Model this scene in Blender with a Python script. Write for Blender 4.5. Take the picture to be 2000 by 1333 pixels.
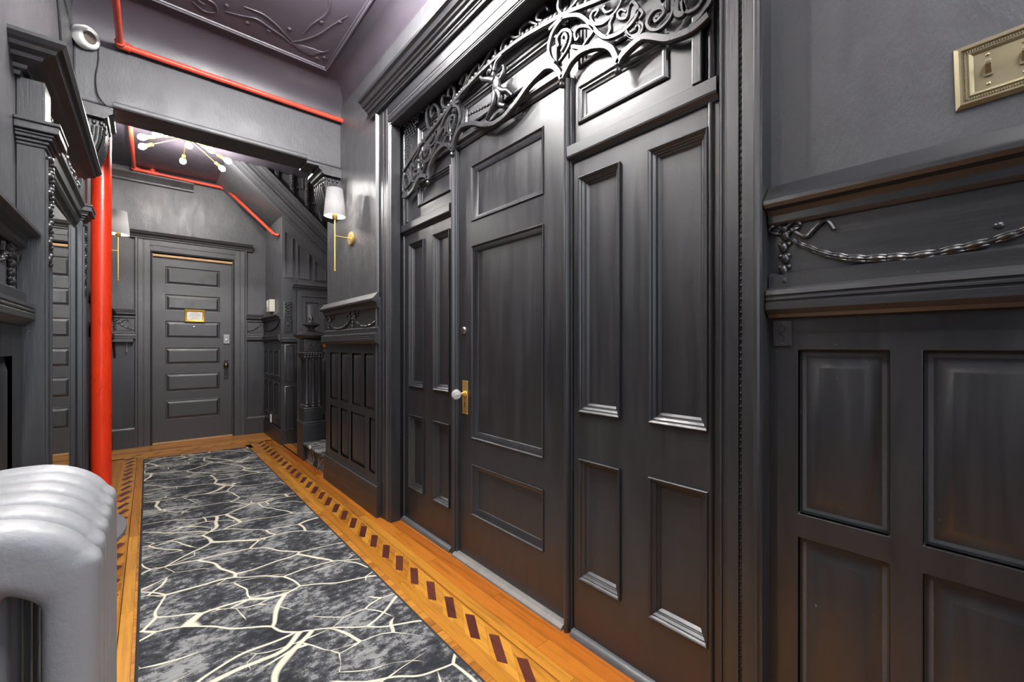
import bpy, bmesh, math, random
from mathutils import Vector, Matrix

for o in list(bpy.data.objects):
    bpy.data.objects.remove(o, do_unlink=True)
S = bpy.context.scene
C = S.collection
R = math.radians
PI = math.pi
random.seed(7)

# ------------------------------------------------------------------ camera, world, exposure
cam_d = bpy.data.cameras.new('camera')
cam_d.sensor_width = 36.0
cam_d.lens = 36.0 * 825.0 / 2000.0
cam_d.shift_y = 10.5 / 2000.0
cam_d.clip_start = 0.02
cam = bpy.data.objects.new('camera', cam_d)
C.objects.link(cam)
cam.location = (0, 0, 1.18)
cam.rotation_euler = (R(90), 0, R(-40.66))
S.camera = cam

W = bpy.data.worlds.new('world')
S.world = W
W.use_nodes = True
W.node_tree.nodes['Background'].inputs[0].default_value = (0.80, 0.86, 1.0, 1)
W.node_tree.nodes['Background'].inputs[1].default_value = 1.2

S.view_settings.view_transform = 'Standard'
S.view_settings.look = 'None'
S.view_settings.gamma = 1.0
S.view_settings.use_curve_mapping = False
S.view_settings.exposure = 1.7
BULB_REAR = 122.0
BULB_FILL = 150.0
BULB_NEAR = 265.0
BULB_SCONCE = 45.0
BULB_SCONCE_NEAR = 3000.0

# ------------------------------------------------------------------ materials
def new_mat(name):
    m = bpy.data.materials.new(name)
    m.use_nodes = True
    nt = m.node_tree
    b = nt.nodes['Principled BSDF']
    return m, nt, b

def node(nt, typ, **kw):
    n = nt.nodes.new(typ)
    for k, v in kw.items():
        setattr(n, k, v)
    return n

def pos_coords(nt, scale=(1, 1, 1), rot=(0, 0, 0)):
    tc = node(nt, 'ShaderNodeTexCoord')
    mp = node(nt, 'ShaderNodeMapping')
    mp.inputs['Scale'].default_value = scale
    mp.inputs['Rotation'].default_value = rot
    nt.links.new(tc.outputs['Object'], mp.inputs['Vector'])
    return mp.outputs['Vector']

def noise(nt, vec, scale, detail=3.0, rough=0.55, dist=0.0):
    n = node(nt, 'ShaderNodeTexNoise')
    n.inputs['Scale'].default_value = scale
    n.inputs['Detail'].default_value = detail
    n.inputs['Roughness'].default_value = rough
    n.inputs['Distortion'].default_value = dist
    if vec is not None:
        nt.links.new(vec, n.inputs['Vector'])
    return n.outputs['Fac']

def ramp(nt, fac, stops):
    r = node(nt, 'ShaderNodeValToRGB')
    els = r.color_ramp.elements
    while len(els) < len(stops):
        els.new(0.5)
    for e, (p, c) in zip(els, stops):
        e.position = p
        e.color = (*c, 1) if len(c) == 3 else c
    nt.links.new(fac, r.inputs['Fac'])
    return r.outputs['Color']

def g3(v):
    return (v, v, v)

def paint(name, col, rough, brush=(14, 14, 3), bump=0.12, wave=0.0, spec=0.5, speck=True):
    m, nt, b = new_mat(name)
    v = pos_coords(nt, brush)
    n1 = noise(nt, v, 6.0, 4.0, 0.6)
    v2 = pos_coords(nt)
    n2 = noise(nt, v2, 3.2, 3.0, 0.55)
    mixc = node(nt, 'ShaderNodeMix', data_type='RGBA')
    mixc.inputs[6].default_value = (*[c * 0.82 for c in col], 1)
    mixc.inputs[7].default_value = (*[min(1, c * 1.22) for c in col], 1)
    nt.links.new(n2, mixc.inputs[0])
    out = mixc.outputs[2]
    if speck:
        n3 = noise(nt, v2, 75.0, 2.0, 0.5)
        rr = ramp(nt, n3, [(0.77, g3(0)), (0.80, g3(1))])
        mx = node(nt, 'ShaderNodeMix', data_type='RGBA')
        nt.links.new(rr, mx.inputs[0])
        nt.links.new(out, mx.inputs[6])
        mx.inputs[7].default_value = (0.12, 0.115, 0.11, 1)
        out = mx.outputs[2]
    nt.links.new(out, b.inputs['Base Color'])
    mr = node(nt, 'ShaderNodeMapRange')
    mr.inputs['From Min'].default_value = 0.25
    mr.inputs['From Max'].default_value = 0.75
    mr.inputs['To Min'].default_value = rough - 0.10
    mr.inputs['To Max'].default_value = rough + 0.12
    vs_ = pos_coords(nt, tuple(b_ * 0.22 for b_ in brush))
    n5 = noise(nt, vs_, 3.0, 4.0, 0.6, 0.8)
    nt.links.new(n5, mr.inputs['Value'])
    nt.links.new(mr.outputs['Result'], b.inputs['Roughness'])
    b.inputs['Specular IOR Level'].default_value = spec
    bm_ = node(nt, 'ShaderNodeBump')
    bm_.inputs['Strength'].default_value = bump
    bm_.inputs['Distance'].default_value = 0.004
    nt.links.new(n1, bm_.inputs['Height'])
    last = bm_
    if wave > 0:
        n4 = noise(nt, v2, 5.0, 2.0, 0.5)
        b2 = node(nt, 'ShaderNodeBump')
        b2.inputs['Strength'].default_value = wave
        b2.inputs['Distance'].default_value = 0.03
        nt.links.new(n4, b2.inputs['Height'])
        nt.links.new(bm_.outputs['Normal'], b2.inputs['Normal'])
        last = b2
    nt.links.new(last.outputs['Normal'], b.inputs['Normal'])
    return m

def simple(name, col, rough=0.4, metal=0.0, bump=0.0, bscale=60.0, var=0.12, emit=None, estr=0.0):
    m, nt, b = new_mat(name)
    v = pos_coords(nt)
    n = noise(nt, v, 22.0, 3.0)
    mx = node(nt, 'ShaderNodeMix', data_type='RGBA')
    mx.inputs[6].default_value = (*[c * (1 - var) for c in col], 1)
    mx.inputs[7].default_value = (*[min(1, c * (1 + var)) for c in col], 1)
    nt.links.new(n, mx.inputs[0])
    nt.links.new(mx.outputs[2], b.inputs['Base Color'])
    b.inputs['Roughness'].default_value = rough
    b.inputs['Metallic'].default_value = metal
    if bump > 0:
        nb = noise(nt, v, bscale, 2.0)
        bm_ = node(nt, 'ShaderNodeBump')
        bm_.inputs['Strength'].default_value = bump
        bm_.inputs['Distance'].default_value = 0.003
        nt.links.new(nb, bm_.inputs['Height'])
        nt.links.new(bm_.outputs['Normal'], b.inputs['Normal'])
    if emit:
        b.inputs['Emission Color'].default_value = (*emit, 1)
        b.inputs['Emission Strength'].default_value = estr
    return m

def wood(name, cols, axis='Y', rough=0.28):
    m, nt, b = new_mat(name)
    sc = (55, 2.6, 20) if axis == 'Y' else (2.6, 55, 20)
    tc = node(nt, 'ShaderNodeTexCoord')
    oi = node(nt, 'ShaderNodeObjectInfo')
    cmb = node(nt, 'ShaderNodeVectorMath', operation='SCALE')
    cmb.inputs[0].default_value = (3.1, 7.7, 5.3)
    nt.links.new(oi.outputs['Random'], cmb.inputs['Scale'])
    addv = node(nt, 'ShaderNodeVectorMath', operation='ADD')
    nt.links.new(tc.outputs['Object'], addv.inputs[0])
    nt.links.new(cmb.outputs['Vector'], addv.inputs[1])
    mp = node(nt, 'ShaderNodeMapping')
    mp.inputs['Scale'].default_value = sc
    nt.links.new(addv.outputs['Vector'], mp.inputs['Vector'])
    n1 = noise(nt, mp.outputs['Vector'], 1.0, 5.0, 0.65, 0.6)
    n2 = noise(nt, addv.outputs['Vector'], 7.0, 3.0, 0.6)
    base = ramp(nt, oi.outputs['Random'], [(0.0, cols[0]), (0.5, cols[1]), (1.0, cols[2])])
    gr = ramp(nt, n1, [(0.28, g3(0.50)), (0.5, g3(1.0)), (0.75, g3(1.14))])
    mu = node(nt, 'ShaderNodeMix', data_type='RGBA', blend_type='MULTIPLY')
    mu.inputs[0].default_value = 1.0
    nt.links.new(base, mu.inputs[6])
    nt.links.new(gr, mu.inputs[7])
    wear = ramp(nt, n2, [(0.60, g3(0)), (0.78, g3(0.45))])
    mw = node(nt, 'ShaderNodeMix', data_type='RGBA')
    nt.links.new(wear, mw.inputs[0])
    nt.links.new(mu.outputs[2], mw.inputs[6])
    mw.inputs[7].default_value = (cols[0][0] * 0.7, cols[0][1] * 0.6, cols[0][2] * 0.7, 1)
    nt.links.new(mw.outputs[2], b.inputs['Base Color'])
    b.inputs['Roughness'].default_value = rough
    bm_ = node(nt, 'ShaderNodeBump')
    bm_.inputs['Strength'].default_value = 0.08
    bm_.inputs['Distance'].default_value = 0.002
    nt.links.new(n1, bm_.inputs['Height'])
    nt.links.new(bm_.outputs['Normal'], b.inputs['Normal'])
    return m

def carpet(name):
    m, nt, b = new_mat(name)
    tc = node(nt, 'ShaderNodeTexCoord')
    def warped(amount, nscale, scale, rot, off):
        mp0 = node(nt, 'ShaderNodeMapping')
        mp0.inputs['Location'].default_value = off
        nt.links.new(tc.outputs['Object'], mp0.inputs['Vector'])
        nn = node(nt, 'ShaderNodeTexNoise')
        nn.inputs['Scale'].default_value = nscale
        nn.inputs['Detail'].default_value = 1.0
        nt.links.new(mp0.outputs['Vector'], nn.inputs['Vector'])
        sub = node(nt, 'ShaderNodeVectorMath', operation='SUBTRACT')
        nt.links.new(nn.outputs['Color'], sub.inputs[0])
        sub.inputs[1].default_value = (0.5, 0.5, 0.5)
        sc = node(nt, 'ShaderNodeVectorMath', operation='SCALE')
        sc.inputs['Scale'].default_value = amount
        nt.links.new(sub.outputs['Vector'], sc.inputs[0])
        ad = node(nt, 'ShaderNodeVectorMath', operation='ADD')
        nt.links.new(mp0.outputs['Vector'], ad.inputs[0])
        nt.links.new(sc.outputs['Vector'], ad.inputs[1])
        mp = node(nt, 'ShaderNodeMapping')
        mp.inputs['Rotation'].default_value = rot
        nt.links.new(ad.outputs['Vector'], mp.inputs['Vector'])
        mp2 = node(nt, 'ShaderNodeMapping')
        mp2.inputs['Scale'].default_value = scale
        nt.links.new(mp.outputs['Vector'], mp2.inputs['Vector'])
        return mp2.outputs['Vector']
    def veins(vec, scale, w, fade=None):
        v = node(nt, 'ShaderNodeTexVoronoi', feature='DISTANCE_TO_EDGE')
        v.inputs['Scale'].default_value = scale
        v.inputs['Randomness'].default_value = 1.0
        nt.links.new(vec, v.inputs['Vector'])
        d = v.outputs['Distance']
        if fade is not None:
            ad_ = node(nt, 'ShaderNodeMath', operation='ADD')
            nt.links.new(d, ad_.inputs[0]); nt.links.new(fade, ad_.inputs[1])
            d = ad_.outputs[0]
        return ramp(nt, d, [(w * 0.55, g3(1)), (w, g3(0))])
    va = veins(warped(0.15, 3.2, (1.0, 1.75, 1.0), (0, 0, R(30)), (0, 0, 0)), 2.15, 0.018)
    msk = noise(nt, pos_coords(nt), 2.4, 2.0)
    mk = node(nt, 'ShaderNodeMapRange')
    mk.inputs['From Min'].default_value = 0.44
    mk.inputs['From Max'].default_value = 0.56
    mk.inputs['To Min'].default_value = 0.03
    mk.inputs['To Max'].default_value = 0.0
    nt.links.new(msk, mk.inputs['Value'])
    vb = veins(warped(0.11, 4.2, (1.0, 1.8, 1.0), (0, 0, R(22)), (3.3, 1.7, 0)), 3.4, 0.020, mk.outputs['Result'])
    m2 = node(nt, 'ShaderNodeMix', data_type='RGBA', blend_type='LIGHTEN')
    m2.inputs[0].default_value = 1.0
    nt.links.new(va, m2.inputs[6]); nt.links.new(vb, m2.inputs[7])
    mot = noise(nt, pos_coords(nt, (1.0, 1.4, 1)), 24.0, 7.0, 0.80)
    big = noise(nt, pos_coords(nt), 4.0, 2.0, 0.5)
    ma = node(nt, 'ShaderNodeMath', operation='MULTIPLY_ADD')
    nt.links.new(big, ma.inputs[0]); ma.inputs[1].default_value = 0.55
    nt.links.new(mot, ma.inputs[2])
    streak = noise(nt, pos_coords(nt, (4, 120, 120)), 1.0, 3.0, 0.6)
    base = ramp(nt, ma.outputs[0], [(0.68, (0.030, 0.031, 0.035)), (0.79, (0.070, 0.072, 0.078)), (0.86, (0.25, 0.25, 0.245))])
    st = ramp(nt, streak, [(0.3, g3(0.75)), (0.7, g3(1.2))])
    m3 = node(nt, 'ShaderNodeMix', data_type='RGBA', blend_type='MULTIPLY')
    m3.inputs[0].default_value = 1.0
    nt.links.new(base, m3.inputs[6]); nt.links.new(st, m3.inputs[7])
    m4 = node(nt, 'ShaderNodeMix', data_type='RGBA')
    nt.links.new(m2.outputs[2], m4.inputs[0])
    nt.links.new(m3.outputs[2], m4.inputs[6])
    m4.inputs[7].default_value = (0.66, 0.61, 0.48, 1)
    nt.links.new(m4.outputs[2], b.inputs['Base Color'])
    b.inputs['Roughness'].default_value = 0.95
    b.inputs['Specular IOR Level'].default_value = 0.1
    nb = noise(nt, pos_coords(nt), 420.0, 2.0)
    bm_ = node(nt, 'ShaderNodeBump')
    bm_.inputs['Strength'].default_value = 0.5
    bm_.inputs['Distance'].default_value = 0.003
    nt.links.new(nb, bm_.inputs['Height'])
    nt.links.new(bm_.outputs['Normal'], b.inputs['Normal'])
    return m

def emitter(name, col, strength):
    m, nt, b = new_mat(name)
    b.inputs['Base Color'].default_value = (1, 1, 1, 1)
    b.inputs['Emission Color'].default_value = (*col, 1)
    b.inputs['Emission Strength'].default_value = strength
    return m

MAT = dict(
    wood_black=paint('black_satin_woodwork', (0.0150, 0.0154, 0.0180), 0.40, (26, 26, 2.4), 0.10, spec=1.0),
    wood_black_h=paint('black_satin_woodwork_across', (0.0150, 0.0154, 0.0180), 0.40, (26, 2.4, 26), 0.10, spec=1.0),
    plaster=paint('black_eggshell_plaster', (0.076, 0.076, 0.082), 0.41, (16, 16, 7), 0.38, 0.22, speck=False),
    plaster_ceiling=paint('black_eggshell_ceiling', (0.052, 0.044, 0.055), 0.38, (10, 10, 10), 0.12, 0.10, speck=False),
    satin_lit=paint('black_satin_woodwork_lit', (0.028, 0.028, 0.030), 0.45, (26, 3, 26), 0.10, spec=1.0),  # woodwork black lightened in colour to stand in for light on the end door
    carve=paint('black_gloss_carving', (0.022, 0.022, 0.0235), 0.32, (30, 30, 30), 0.15, spec=0.9, speck=False),
    red=paint('red_enamel', (0.90, 0.045, 0.010), 0.30, (20, 20, 4), 0.06, speck=False),
    salmon=paint('red_enamel_dusty', (0.60, 0.060, 0.030), 0.34, (20, 20, 4), 0.06, speck=False),
    silver=paint('aluminium_paint', (0.29, 0.295, 0.305), 0.38, (18, 18, 18), 0.25, 0.05, speck=False),
    brass=simple('brushed_brass', (0.80, 0.58, 0.20), 0.34, 0.80),
    brass_old=simple('antique_brass', (0.34, 0.29, 0.18), 0.40, 0.75, 0.1, 40),
    gold=simple('gilt_frame', (0.72, 0.46, 0.08), 0.36, 0.75),
    bronze=simple('dark_bronze', (0.16, 0.10, 0.055), 0.35, 1.0),
    nickel=simple('worn_nickel', (0.55, 0.55, 0.52), 0.30, 1.0),
    iron=simple('painted_metal', (0.02, 0.02, 0.022), 0.35, 0.0),
    white=simple('white_plastic', (0.75, 0.75, 0.73), 0.45),
    cream=simple('cream_plastic', (0.62, 0.60, 0.52), 0.40),
    paper=simple('printed_card', (0.80, 0.79, 0.74), 0.6),
    ink=simple('printed_ink', (0.22, 0.20, 0.17), 0.6),
    grille=simple('brown_sounder_grille', (0.13, 0.10, 0.085), 0.6, 0.0, 0.5, 180),
    cable=simple('black_cable', (0.012, 0.012, 0.013), 0.5),
    marble=simple('grey_marble', (0.13, 0.135, 0.145), 0.25),
    grey=simple('grey_plate', (0.33, 0.34, 0.35), 0.4, 0.3),
    quarter=simple('worn_grey_quarter_round', (0.085, 0.087, 0.09), 0.38, 0.0, 0.3, 40, 0.3),
    bind=simple('rug_binding', (0.022, 0.022, 0.025), 0.9),
    saddle=simple('worn_grey_threshold', (0.20, 0.185, 0.17), 0.55, 0.0, 0.5, 50, 0.3),
    saddle_wood=simple('pale_worn_oak', (0.52, 0.30, 0.13), 0.45, 0.0, 0.3, 60, 0.2),
    grout=simple('floor_filler', (0.16, 0.07, 0.02), 0.6),
    inlay=wood('mahogany_inlay', [(0.075, 0.018, 0.012), (0.095, 0.024, 0.015), (0.115, 0.03, 0.017)], 'Y', 0.3),
    oak=wood('golden_oak', [(0.36, 0.125, 0.014), (0.47, 0.190, 0.022), (0.56, 0.255, 0.034)], 'Y'),
    oak_red=wood('red_oak', [(0.33, 0.085, 0.009), (0.41, 0.12, 0.012), (0.48, 0.165, 0.018)], 'Y'),
    oak_x=wood('golden_oak_across', [(0.36, 0.13, 0.02), (0.47, 0.185, 0.028), (0.56, 0.24, 0.036)], 'X'),
    rail_wood=wood('varnished_handrail', [(0.45, 0.16, 0.03), (0.5, 0.18, 0.03), (0.52, 0.19, 0.03)], 'X', 0.2),
    rug=carpet('charcoal_vein_carpet'),
    bulb_rear=emitter('lit_bulb_rear', (1.0, 0.97, 0.93), BULB_REAR),
    bulb_near=emitter('lit_bulb_near', (1.0, 0.985, 0.98), BULB_NEAR),
    bulb_fill=emitter('added_fill_bulb', (0.97, 0.98, 1.0), BULB_FILL),
    bulb_sconce_near=emitter('lit_bulb_sconce_near', (1.0, 0.98, 0.97), BULB_SCONCE_NEAR),
    bulb_sconce=emitter('lit_bulb_sconce', (1.0, 0.93, 0.84), BULB_SCONCE),
)
def make_shade_mat():
    m, nt, b = new_mat('white_linen_shade')
    v = pos_coords(nt, (1, 1, 1))
    n = noise(nt, v, 260.0, 2.0)
    col = ramp(nt, n, [(0.3, g3(0.33)), (0.7, g3(0.41))])
    tr = node(nt, 'ShaderNodeBsdfTranslucent')
    nt.links.new(col, tr.inputs['Color'])
    nt.links.new(col, b.inputs['Base Color'])
    b.inputs['Roughness'].default_value = 0.9
    mx = node(nt, 'ShaderNodeMixShader')
    mx.inputs[0].default_value = 0.30
    nt.links.new(b.outputs[0], mx.inputs[1])
    nt.links.new(tr.outputs[0], mx.inputs[2])
    nt.links.new(mx.outputs[0], nt.nodes['Material Output'].inputs['Surface'])
    return m
MAT['shade'] = make_shade_mat()
def make_mirror_mat():
    m, nt, b = new_mat('silvered_mirror')
    v = pos_coords(nt)
    n = noise(nt, v, 9.0, 4.0)
    col = ramp(nt, n, [(0.3, (0.74, 0.76, 0.75)), (0.7, (0.80, 0.82, 0.81))])
    nt.links.new(col, b.inputs['Base Color'])
    b.inputs['Metallic'].default_value = 1.0
    b.inputs['Roughness'].default_value = 0.02
    return m
MAT['mirror'] = make_mirror_mat()
def make_glass_mat():
    m, nt, b = new_mat('clear_cut_glass')
    b.inputs['Base Color'].default_value = (1, 0.99, 0.97, 1)
    b.inputs['Roughness'].default_value = 0.02
    b.inputs['Transmission Weight'].default_value = 0.65
    b.inputs['IOR'].default_value = 1.5
    n = noise(nt, pos_coords(nt), 40.0)
    mr = node(nt, 'ShaderNodeMapRange')
    mr.inputs['To Min'].default_value = 0.01
    mr.inputs['To Max'].default_value = 0.05
    nt.links.new(n, mr.inputs['Value'])
    nt.links.new(mr.outputs['Result'], b.inputs['Roughness'])
    return m
MAT['glass'] = make_glass_mat()

# ------------------------------------------------------------------ mesh helpers
def right(c):   # plane x = c seen from the hall: (along, up, out) -> world
    return lambda s, t, o: (c - o, s, t)
def left(c):
    return lambda s, t, o: (c + o, s, t)
def back(c):
    return lambda s, t, o: (s, c - o, t)
def flat(c):
    return lambda s, t, o: (s, t, c + o)

def catmull(pts, n=6, closed=False):
    P = [Vector(p) for p in pts]
    out = []
    L = len(P)
    segs = L if closed else L - 1
    for i in range(segs):
        if closed:
            a, b, c, d = P[(i - 1) % L], P[i], P[(i + 1) % L], P[(i + 2) % L]
        else:
            a, b, c, d = P[max(i - 1, 0)], P[i], P[i + 1], P[min(i + 2, L - 1)]
        for k in range(n):
            t = k / n
            out.append(0.5 * ((2 * b) + (c - a) * t + (2 * a - 5 * b + 4 * c - d) * t * t + (3 * b - a - 3 * c + d) * t ** 3))
    if not closed:
        out.append(P[-1])
    return out

class MB:
    def __init__(self):
        self.v = []
        self.f = []
    def add(self, vs, fs):
        o = len(self.v)
        self.v += [tuple(p) for p in vs]
        self.f += [tuple(i + o for i in q) for q in fs]
        return self
    def box(self, x0, x1, y0, y1, z0, z1):
        vs = [(x, y, z) for z in (z0, z1) for y in (y0, y1) for x in (x0, x1)]
        return self.add(vs, [(0, 2, 3, 1), (4, 5, 7, 6), (0, 1, 5, 4), (2, 6, 7, 3), (0, 4, 6, 2), (1, 3, 7, 5)])
    def mbox(self, mp, s0, s1, t0, t1, o0, o1):
        vs = [mp(s, t, o) for o in (o0, o1) for t in (t0, t1) for s in (s0, s1)]
        return self.add(vs, [(0, 2, 3, 1), (4, 5, 7, 6), (0, 1, 5, 4), (2, 6, 7, 3), (0, 4, 6, 2), (1, 3, 7, 5)])
    def sweep(self, prof, p0, p1, ua, ub):
        p0, p1, ua, ub = Vector(p0), Vector(p1), Vector(ua), Vector(ub)
        n = len(prof)
        vs = [p0 + ua * a + ub * b for a, b in prof] + [p1 + ua * a + ub * b for a, b in prof]
        fs = [(i, (i + 1) % n, n + (i + 1) % n, n + i) for i in range(n)]
        fs += [tuple(range(n))[::-1], tuple(range(n, 2 * n))]
        return self.add(vs, fs)
    def rings(self, mp, rect, rings, fill=True):
        s0, s1, t0, t1 = rect
        vs, fs = [], []
        for i, o in rings:
            vs += [mp(s0 + i, t0 + i, o), mp(s1 - i, t0 + i, o), mp(s1 - i, t1 - i, o), mp(s0 + i, t1 - i, o)]
        for k in range(len(rings) - 1):
            for j in range(4):
                a, b = k * 4 + j, k * 4 + (j + 1) % 4
                fs.append((a, b, b + 4, a + 4))
        if fill:
            k = (len(rings) - 1) * 4
            fs.append((k, k + 1, k + 2, k + 3))
        return self.add(vs, fs)
    def plate(self, mp, rect, holes, o0, o1):
        s0, s1, t0, t1 = rect
        ss = sorted({s0, s1, *[h[0] for h in holes], *[h[1] for h in holes]})
        ts = sorted({t0, t1, *[h[2] for h in holes], *[h[3] for h in holes]})
        ss = [s for s in ss if s0 - 1e-9 <= s <= s1 + 1e-9]
        ts = [t for t in ts if t0 - 1e-9 <= t <= t1 + 1e-9]
        def solid(i, j):
            if i < 0 or j < 0 or i >= len(ss) - 1 or j >= len(ts) - 1:
                return False
            cs, ct = (ss[i] + ss[i + 1]) / 2, (ts[j] + ts[j + 1]) / 2
            return not any(h[0] < cs < h[1] and h[2] < ct < h[3] for h in holes)
        idx = {}
        vs, fs = [], []
        def vi(i, j, k):
            if (i, j, k) not in idx:
                idx[(i, j, k)] = len(vs)
                vs.append(mp(ss[i], ts[j], (o0, o1)[k]))
            return idx[(i, j, k)]
        for i in range(len(ss) - 1):
            for j in range(len(ts) - 1):
                if not solid(i, j):
                    continue
                for k in (0, 1):
                    fs.append((vi(i, j, k), vi(i + 1, j, k), vi(i + 1, j + 1, k), vi(i, j + 1, k)))
                for (di, dj, a, b) in ((-1, 0, (i, j), (i, j + 1)), (1, 0, (i + 1, j), (i + 1, j + 1)), (0, -1, (i, j), (i + 1, j)), (0, 1, (i, j + 1), (i + 1, j + 1))):
                    if not solid(i + di, j + dj):
                        fs.append((vi(*a, 0), vi(*b, 0), vi(*b, 1), vi(*a, 1)))
        return self.add(vs, fs)
    def prism(self, mp, pts, o0, o1):
        n = len(pts)
        vs = [mp(a, b, o0) for a, b in pts] + [mp(a, b, o1) for a, b in pts]
        fs = [(i, (i + 1) % n, n + (i + 1) % n, n + i) for i in range(n)]
        fs += [tuple(range(n))[::-1], tuple(range(n, 2 * n))]
        return self.add(vs, fs)
    def lathe(self, prof, c, n=24, axis='Z', caps=True):
        vs, fs = [], []
        m = len(prof)
        for r, h in prof:
            for k in range(n):
                a = 2 * PI * k / n
                p, q = r * math.cos(a), r * math.sin(a)
                d = {'Z': (p, q, h), 'X': (h, p, q), 'Y': (p, h, q)}[axis]
                vs.append((c[0] + d[0], c[1] + d[1], c[2] + d[2]))
        for i in range(m - 1):
            for k in range(n):
                fs.append((i * n + k, i * n + (k + 1) % n, (i + 1) * n + (k + 1) % n, (i + 1) * n + k))
        if caps:
            fs.append(tuple(range(n))[::-1])
            fs.append(tuple(range((m - 1) * n, m * n)))
        return self.add(vs, fs)
    def tube(self, path, r, n=10, caps=True):
        P = [Vector(p) for p in path]
        rs = r if isinstance(r, (list, tuple)) else [r] * len(P)
        vs, fs = [], []
        up = None
        for i, p in enumerate(P):
            d = (P[min(i + 1, len(P) - 1)] - P[max(i - 1, 0)]).normalized()
            if up is None:
                up = Vector((0, 0, 1)) if abs(d.z) < 0.9 else Vector((1, 0, 0))
            a = d.cross(up)
            if a.length < 1e-6:
                a = d.orthogonal()
            a.normalize()
            b = a.cross(d).normalized()
            up = b
            for k in range(n):
                t = 2 * PI * k / n
                vs.append(p + (a * math.cos(t) + b * math.sin(t)) * rs[i])
        for i in range(len(P) - 1):
            for k in range(n):
                fs.append((i * n + k, i * n + (k + 1) % n, (i + 1) * n + (k + 1) % n, (i + 1) * n + k))
        if caps:
            fs.append(tuple(range(n))[::-1])
            fs.append(tuple(range((len(P) - 1) * n, len(P) * n)))
        return self.add(vs, fs)
    def ribbon(self, mp, pts, w, o0, o1, ch=0.25):
        # a flat sawn band following a plane curve, with chamfered front edges
        P = [Vector(p) for p in pts]
        L = len(P)
        ws = w if isinstance(w, (list, tuple)) else [w] * L
        vs, fs = [], []
        for i, p in enumerate(P):
            d = (P[min(i + 1, L - 1)] - P[max(i - 1, 0)]).normalized()
            n = Vector((-d.y, d.x))
            h = ws[i] / 2
            e = o1 - (o1 - o0) * ch
            for off, o in ((-h, o0), (-h, e), (-h * (1 - ch), o1), (h * (1 - ch), o1), (h, e), (h, o0)):
                q = p + n * off
                vs.append(mp(q.x, q.y, o))
        for i in range(L - 1):
            for k in range(6):
                fs.append((i * 6 + k, i * 6 + (k + 1) % 6, (i + 1) * 6 + (k + 1) % 6, (i + 1) * 6 + k))
        fs.append(tuple(range(6))[::-1])
        fs.append(tuple(range((L - 1) * 6, L * 6)))
        return self.add(vs, fs)
    def ball(self, c, r, nu=10, nv=7):
        rx, ry, rz = r if isinstance(r, (list, tuple)) else (r, r, r)
        vs = [(c[0], c[1], c[2] - rz)]
        for j in range(1, nv):
            t = -PI / 2 + PI * j / nv
            for k in range(nu):
                a = 2 * PI * k / nu
                vs.append((c[0] + rx * math.cos(t) * math.cos(a), c[1] + ry * math.cos(t) * math.sin(a), c[2] + rz * math.sin(t)))
        vs.append((c[0], c[1], c[2] + rz))
        fs = [(0, 1 + (k + 1) % nu, 1 + k) for k in range(nu)]
        for j in range(nv - 2):
            for k in range(nu):
                a, b = 1 + j * nu + k, 1 + j * nu + (k + 1) % nu
                fs.append((a, b, b + nu, a + nu))
        top = len(vs) - 1
        o = 1 + (nv - 2) * nu
        fs += [(o + k, o + (k + 1) % nu, top) for k in range(nu)]
        return self.add(vs, fs)
    def xform(self, M):
        self.v = [tuple(M @ Vector(p)) for p in self.v]
        return self
    def build(self, name, mat, parent=None, smooth=None, bevel=0.0, seg=2):
        me = bpy.data.meshes.new(name)
        me.from_pydata(self.v, [], self.f)
        bm = bmesh.new()
        bm.from_mesh(me)
        bmesh.ops.recalc_face_normals(bm, faces=bm.faces)
        bm.to_mesh(me)
        bm.free()
        me.materials.append(MAT[mat] if isinstance(mat, str) else mat)
        if smooth is not None:
            for p in me.polygons:
                p.use_smooth = True
            me.set_sharp_from_angle(angle=R(smooth))
        o = bpy.data.objects.new(name, me)
        C.objects.link(o)
        if parent is not None:
            o.parent = parent
            o.matrix_parent_inverse = parent.matrix_world.inverted() if parent.type != 'EMPTY' else Matrix.Identity(4)
        if bevel > 0:
            b = o.modifiers.new('edge', 'BEVEL')
            b.width = bevel
            b.segments = seg
            b.limit_method = 'ANGLE'
            b.angle_limit = R(40)
        return o

def tag(o, label, cat=None, group=None, kind=None):
    o['label'] = label
    if cat:
        o['category'] = cat
    if group:
        o['group'] = group
    if kind:
        o['kind'] = kind
    return o

def empty(name, loc=(0, 0, 0)):
    o = bpy.data.objects.new(name, None)
    o.empty_display_size = 0.05
    o.location = loc
    C.objects.link(o)
    bpy.context.view_layer.update()
    return o

def under(o, parent):
    # parent while keeping the world-space mesh where it is
    o.parent = parent
    o.matrix_parent_inverse = Matrix.Translation(-Vector(parent.location)) @ Matrix.Identity(4)
    return o

def thing(name, label, cat, group=None):
    return tag(empty(name), label, cat, group)

def struct(name, label):
    return tag(empty(name), label, None, None, 'structure')

# ------------------------------------------------------------------ shared profiles (out, up)
DADO_CAP = [(0, 0.085), (0.010, 0.085), (0.042, 0.046), (0.050, 0.040), (0.050, 0.030), (0.042, 0.022), (0.024, 0.018), (0.016, 0.006), (0.016, -0.012), (0.006, -0.020), (0, -0.022)]
CHAIR_RAIL = [(0, 0.100), (0.012, 0.092), (0.012, 0.060), (0.034, 0.052), (0.036, 0.040), (0.032, 0.038), (0.032, 0.035), (0.036, 0.032), (0.036, 0.027), (0.032, 0.025), (0.032, 0.022), (0.036, 0.019), (0.036, 0.002), (0.022, -0.010), (0.016, -0.018), (0, -0.022)]
BASE_CAP = [(0, 0.030), (0.004, 0.030), (0.010, 0.022), (0.012, 0.014), (0.020, 0.008), (0.020, -0.004), (0, -0.004)]
RAISED = [(0.0, 0.0), (0.0, -0.014), (0.012, -0.016), (0.042, -0.003), (0.046, -0.002)]
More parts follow.
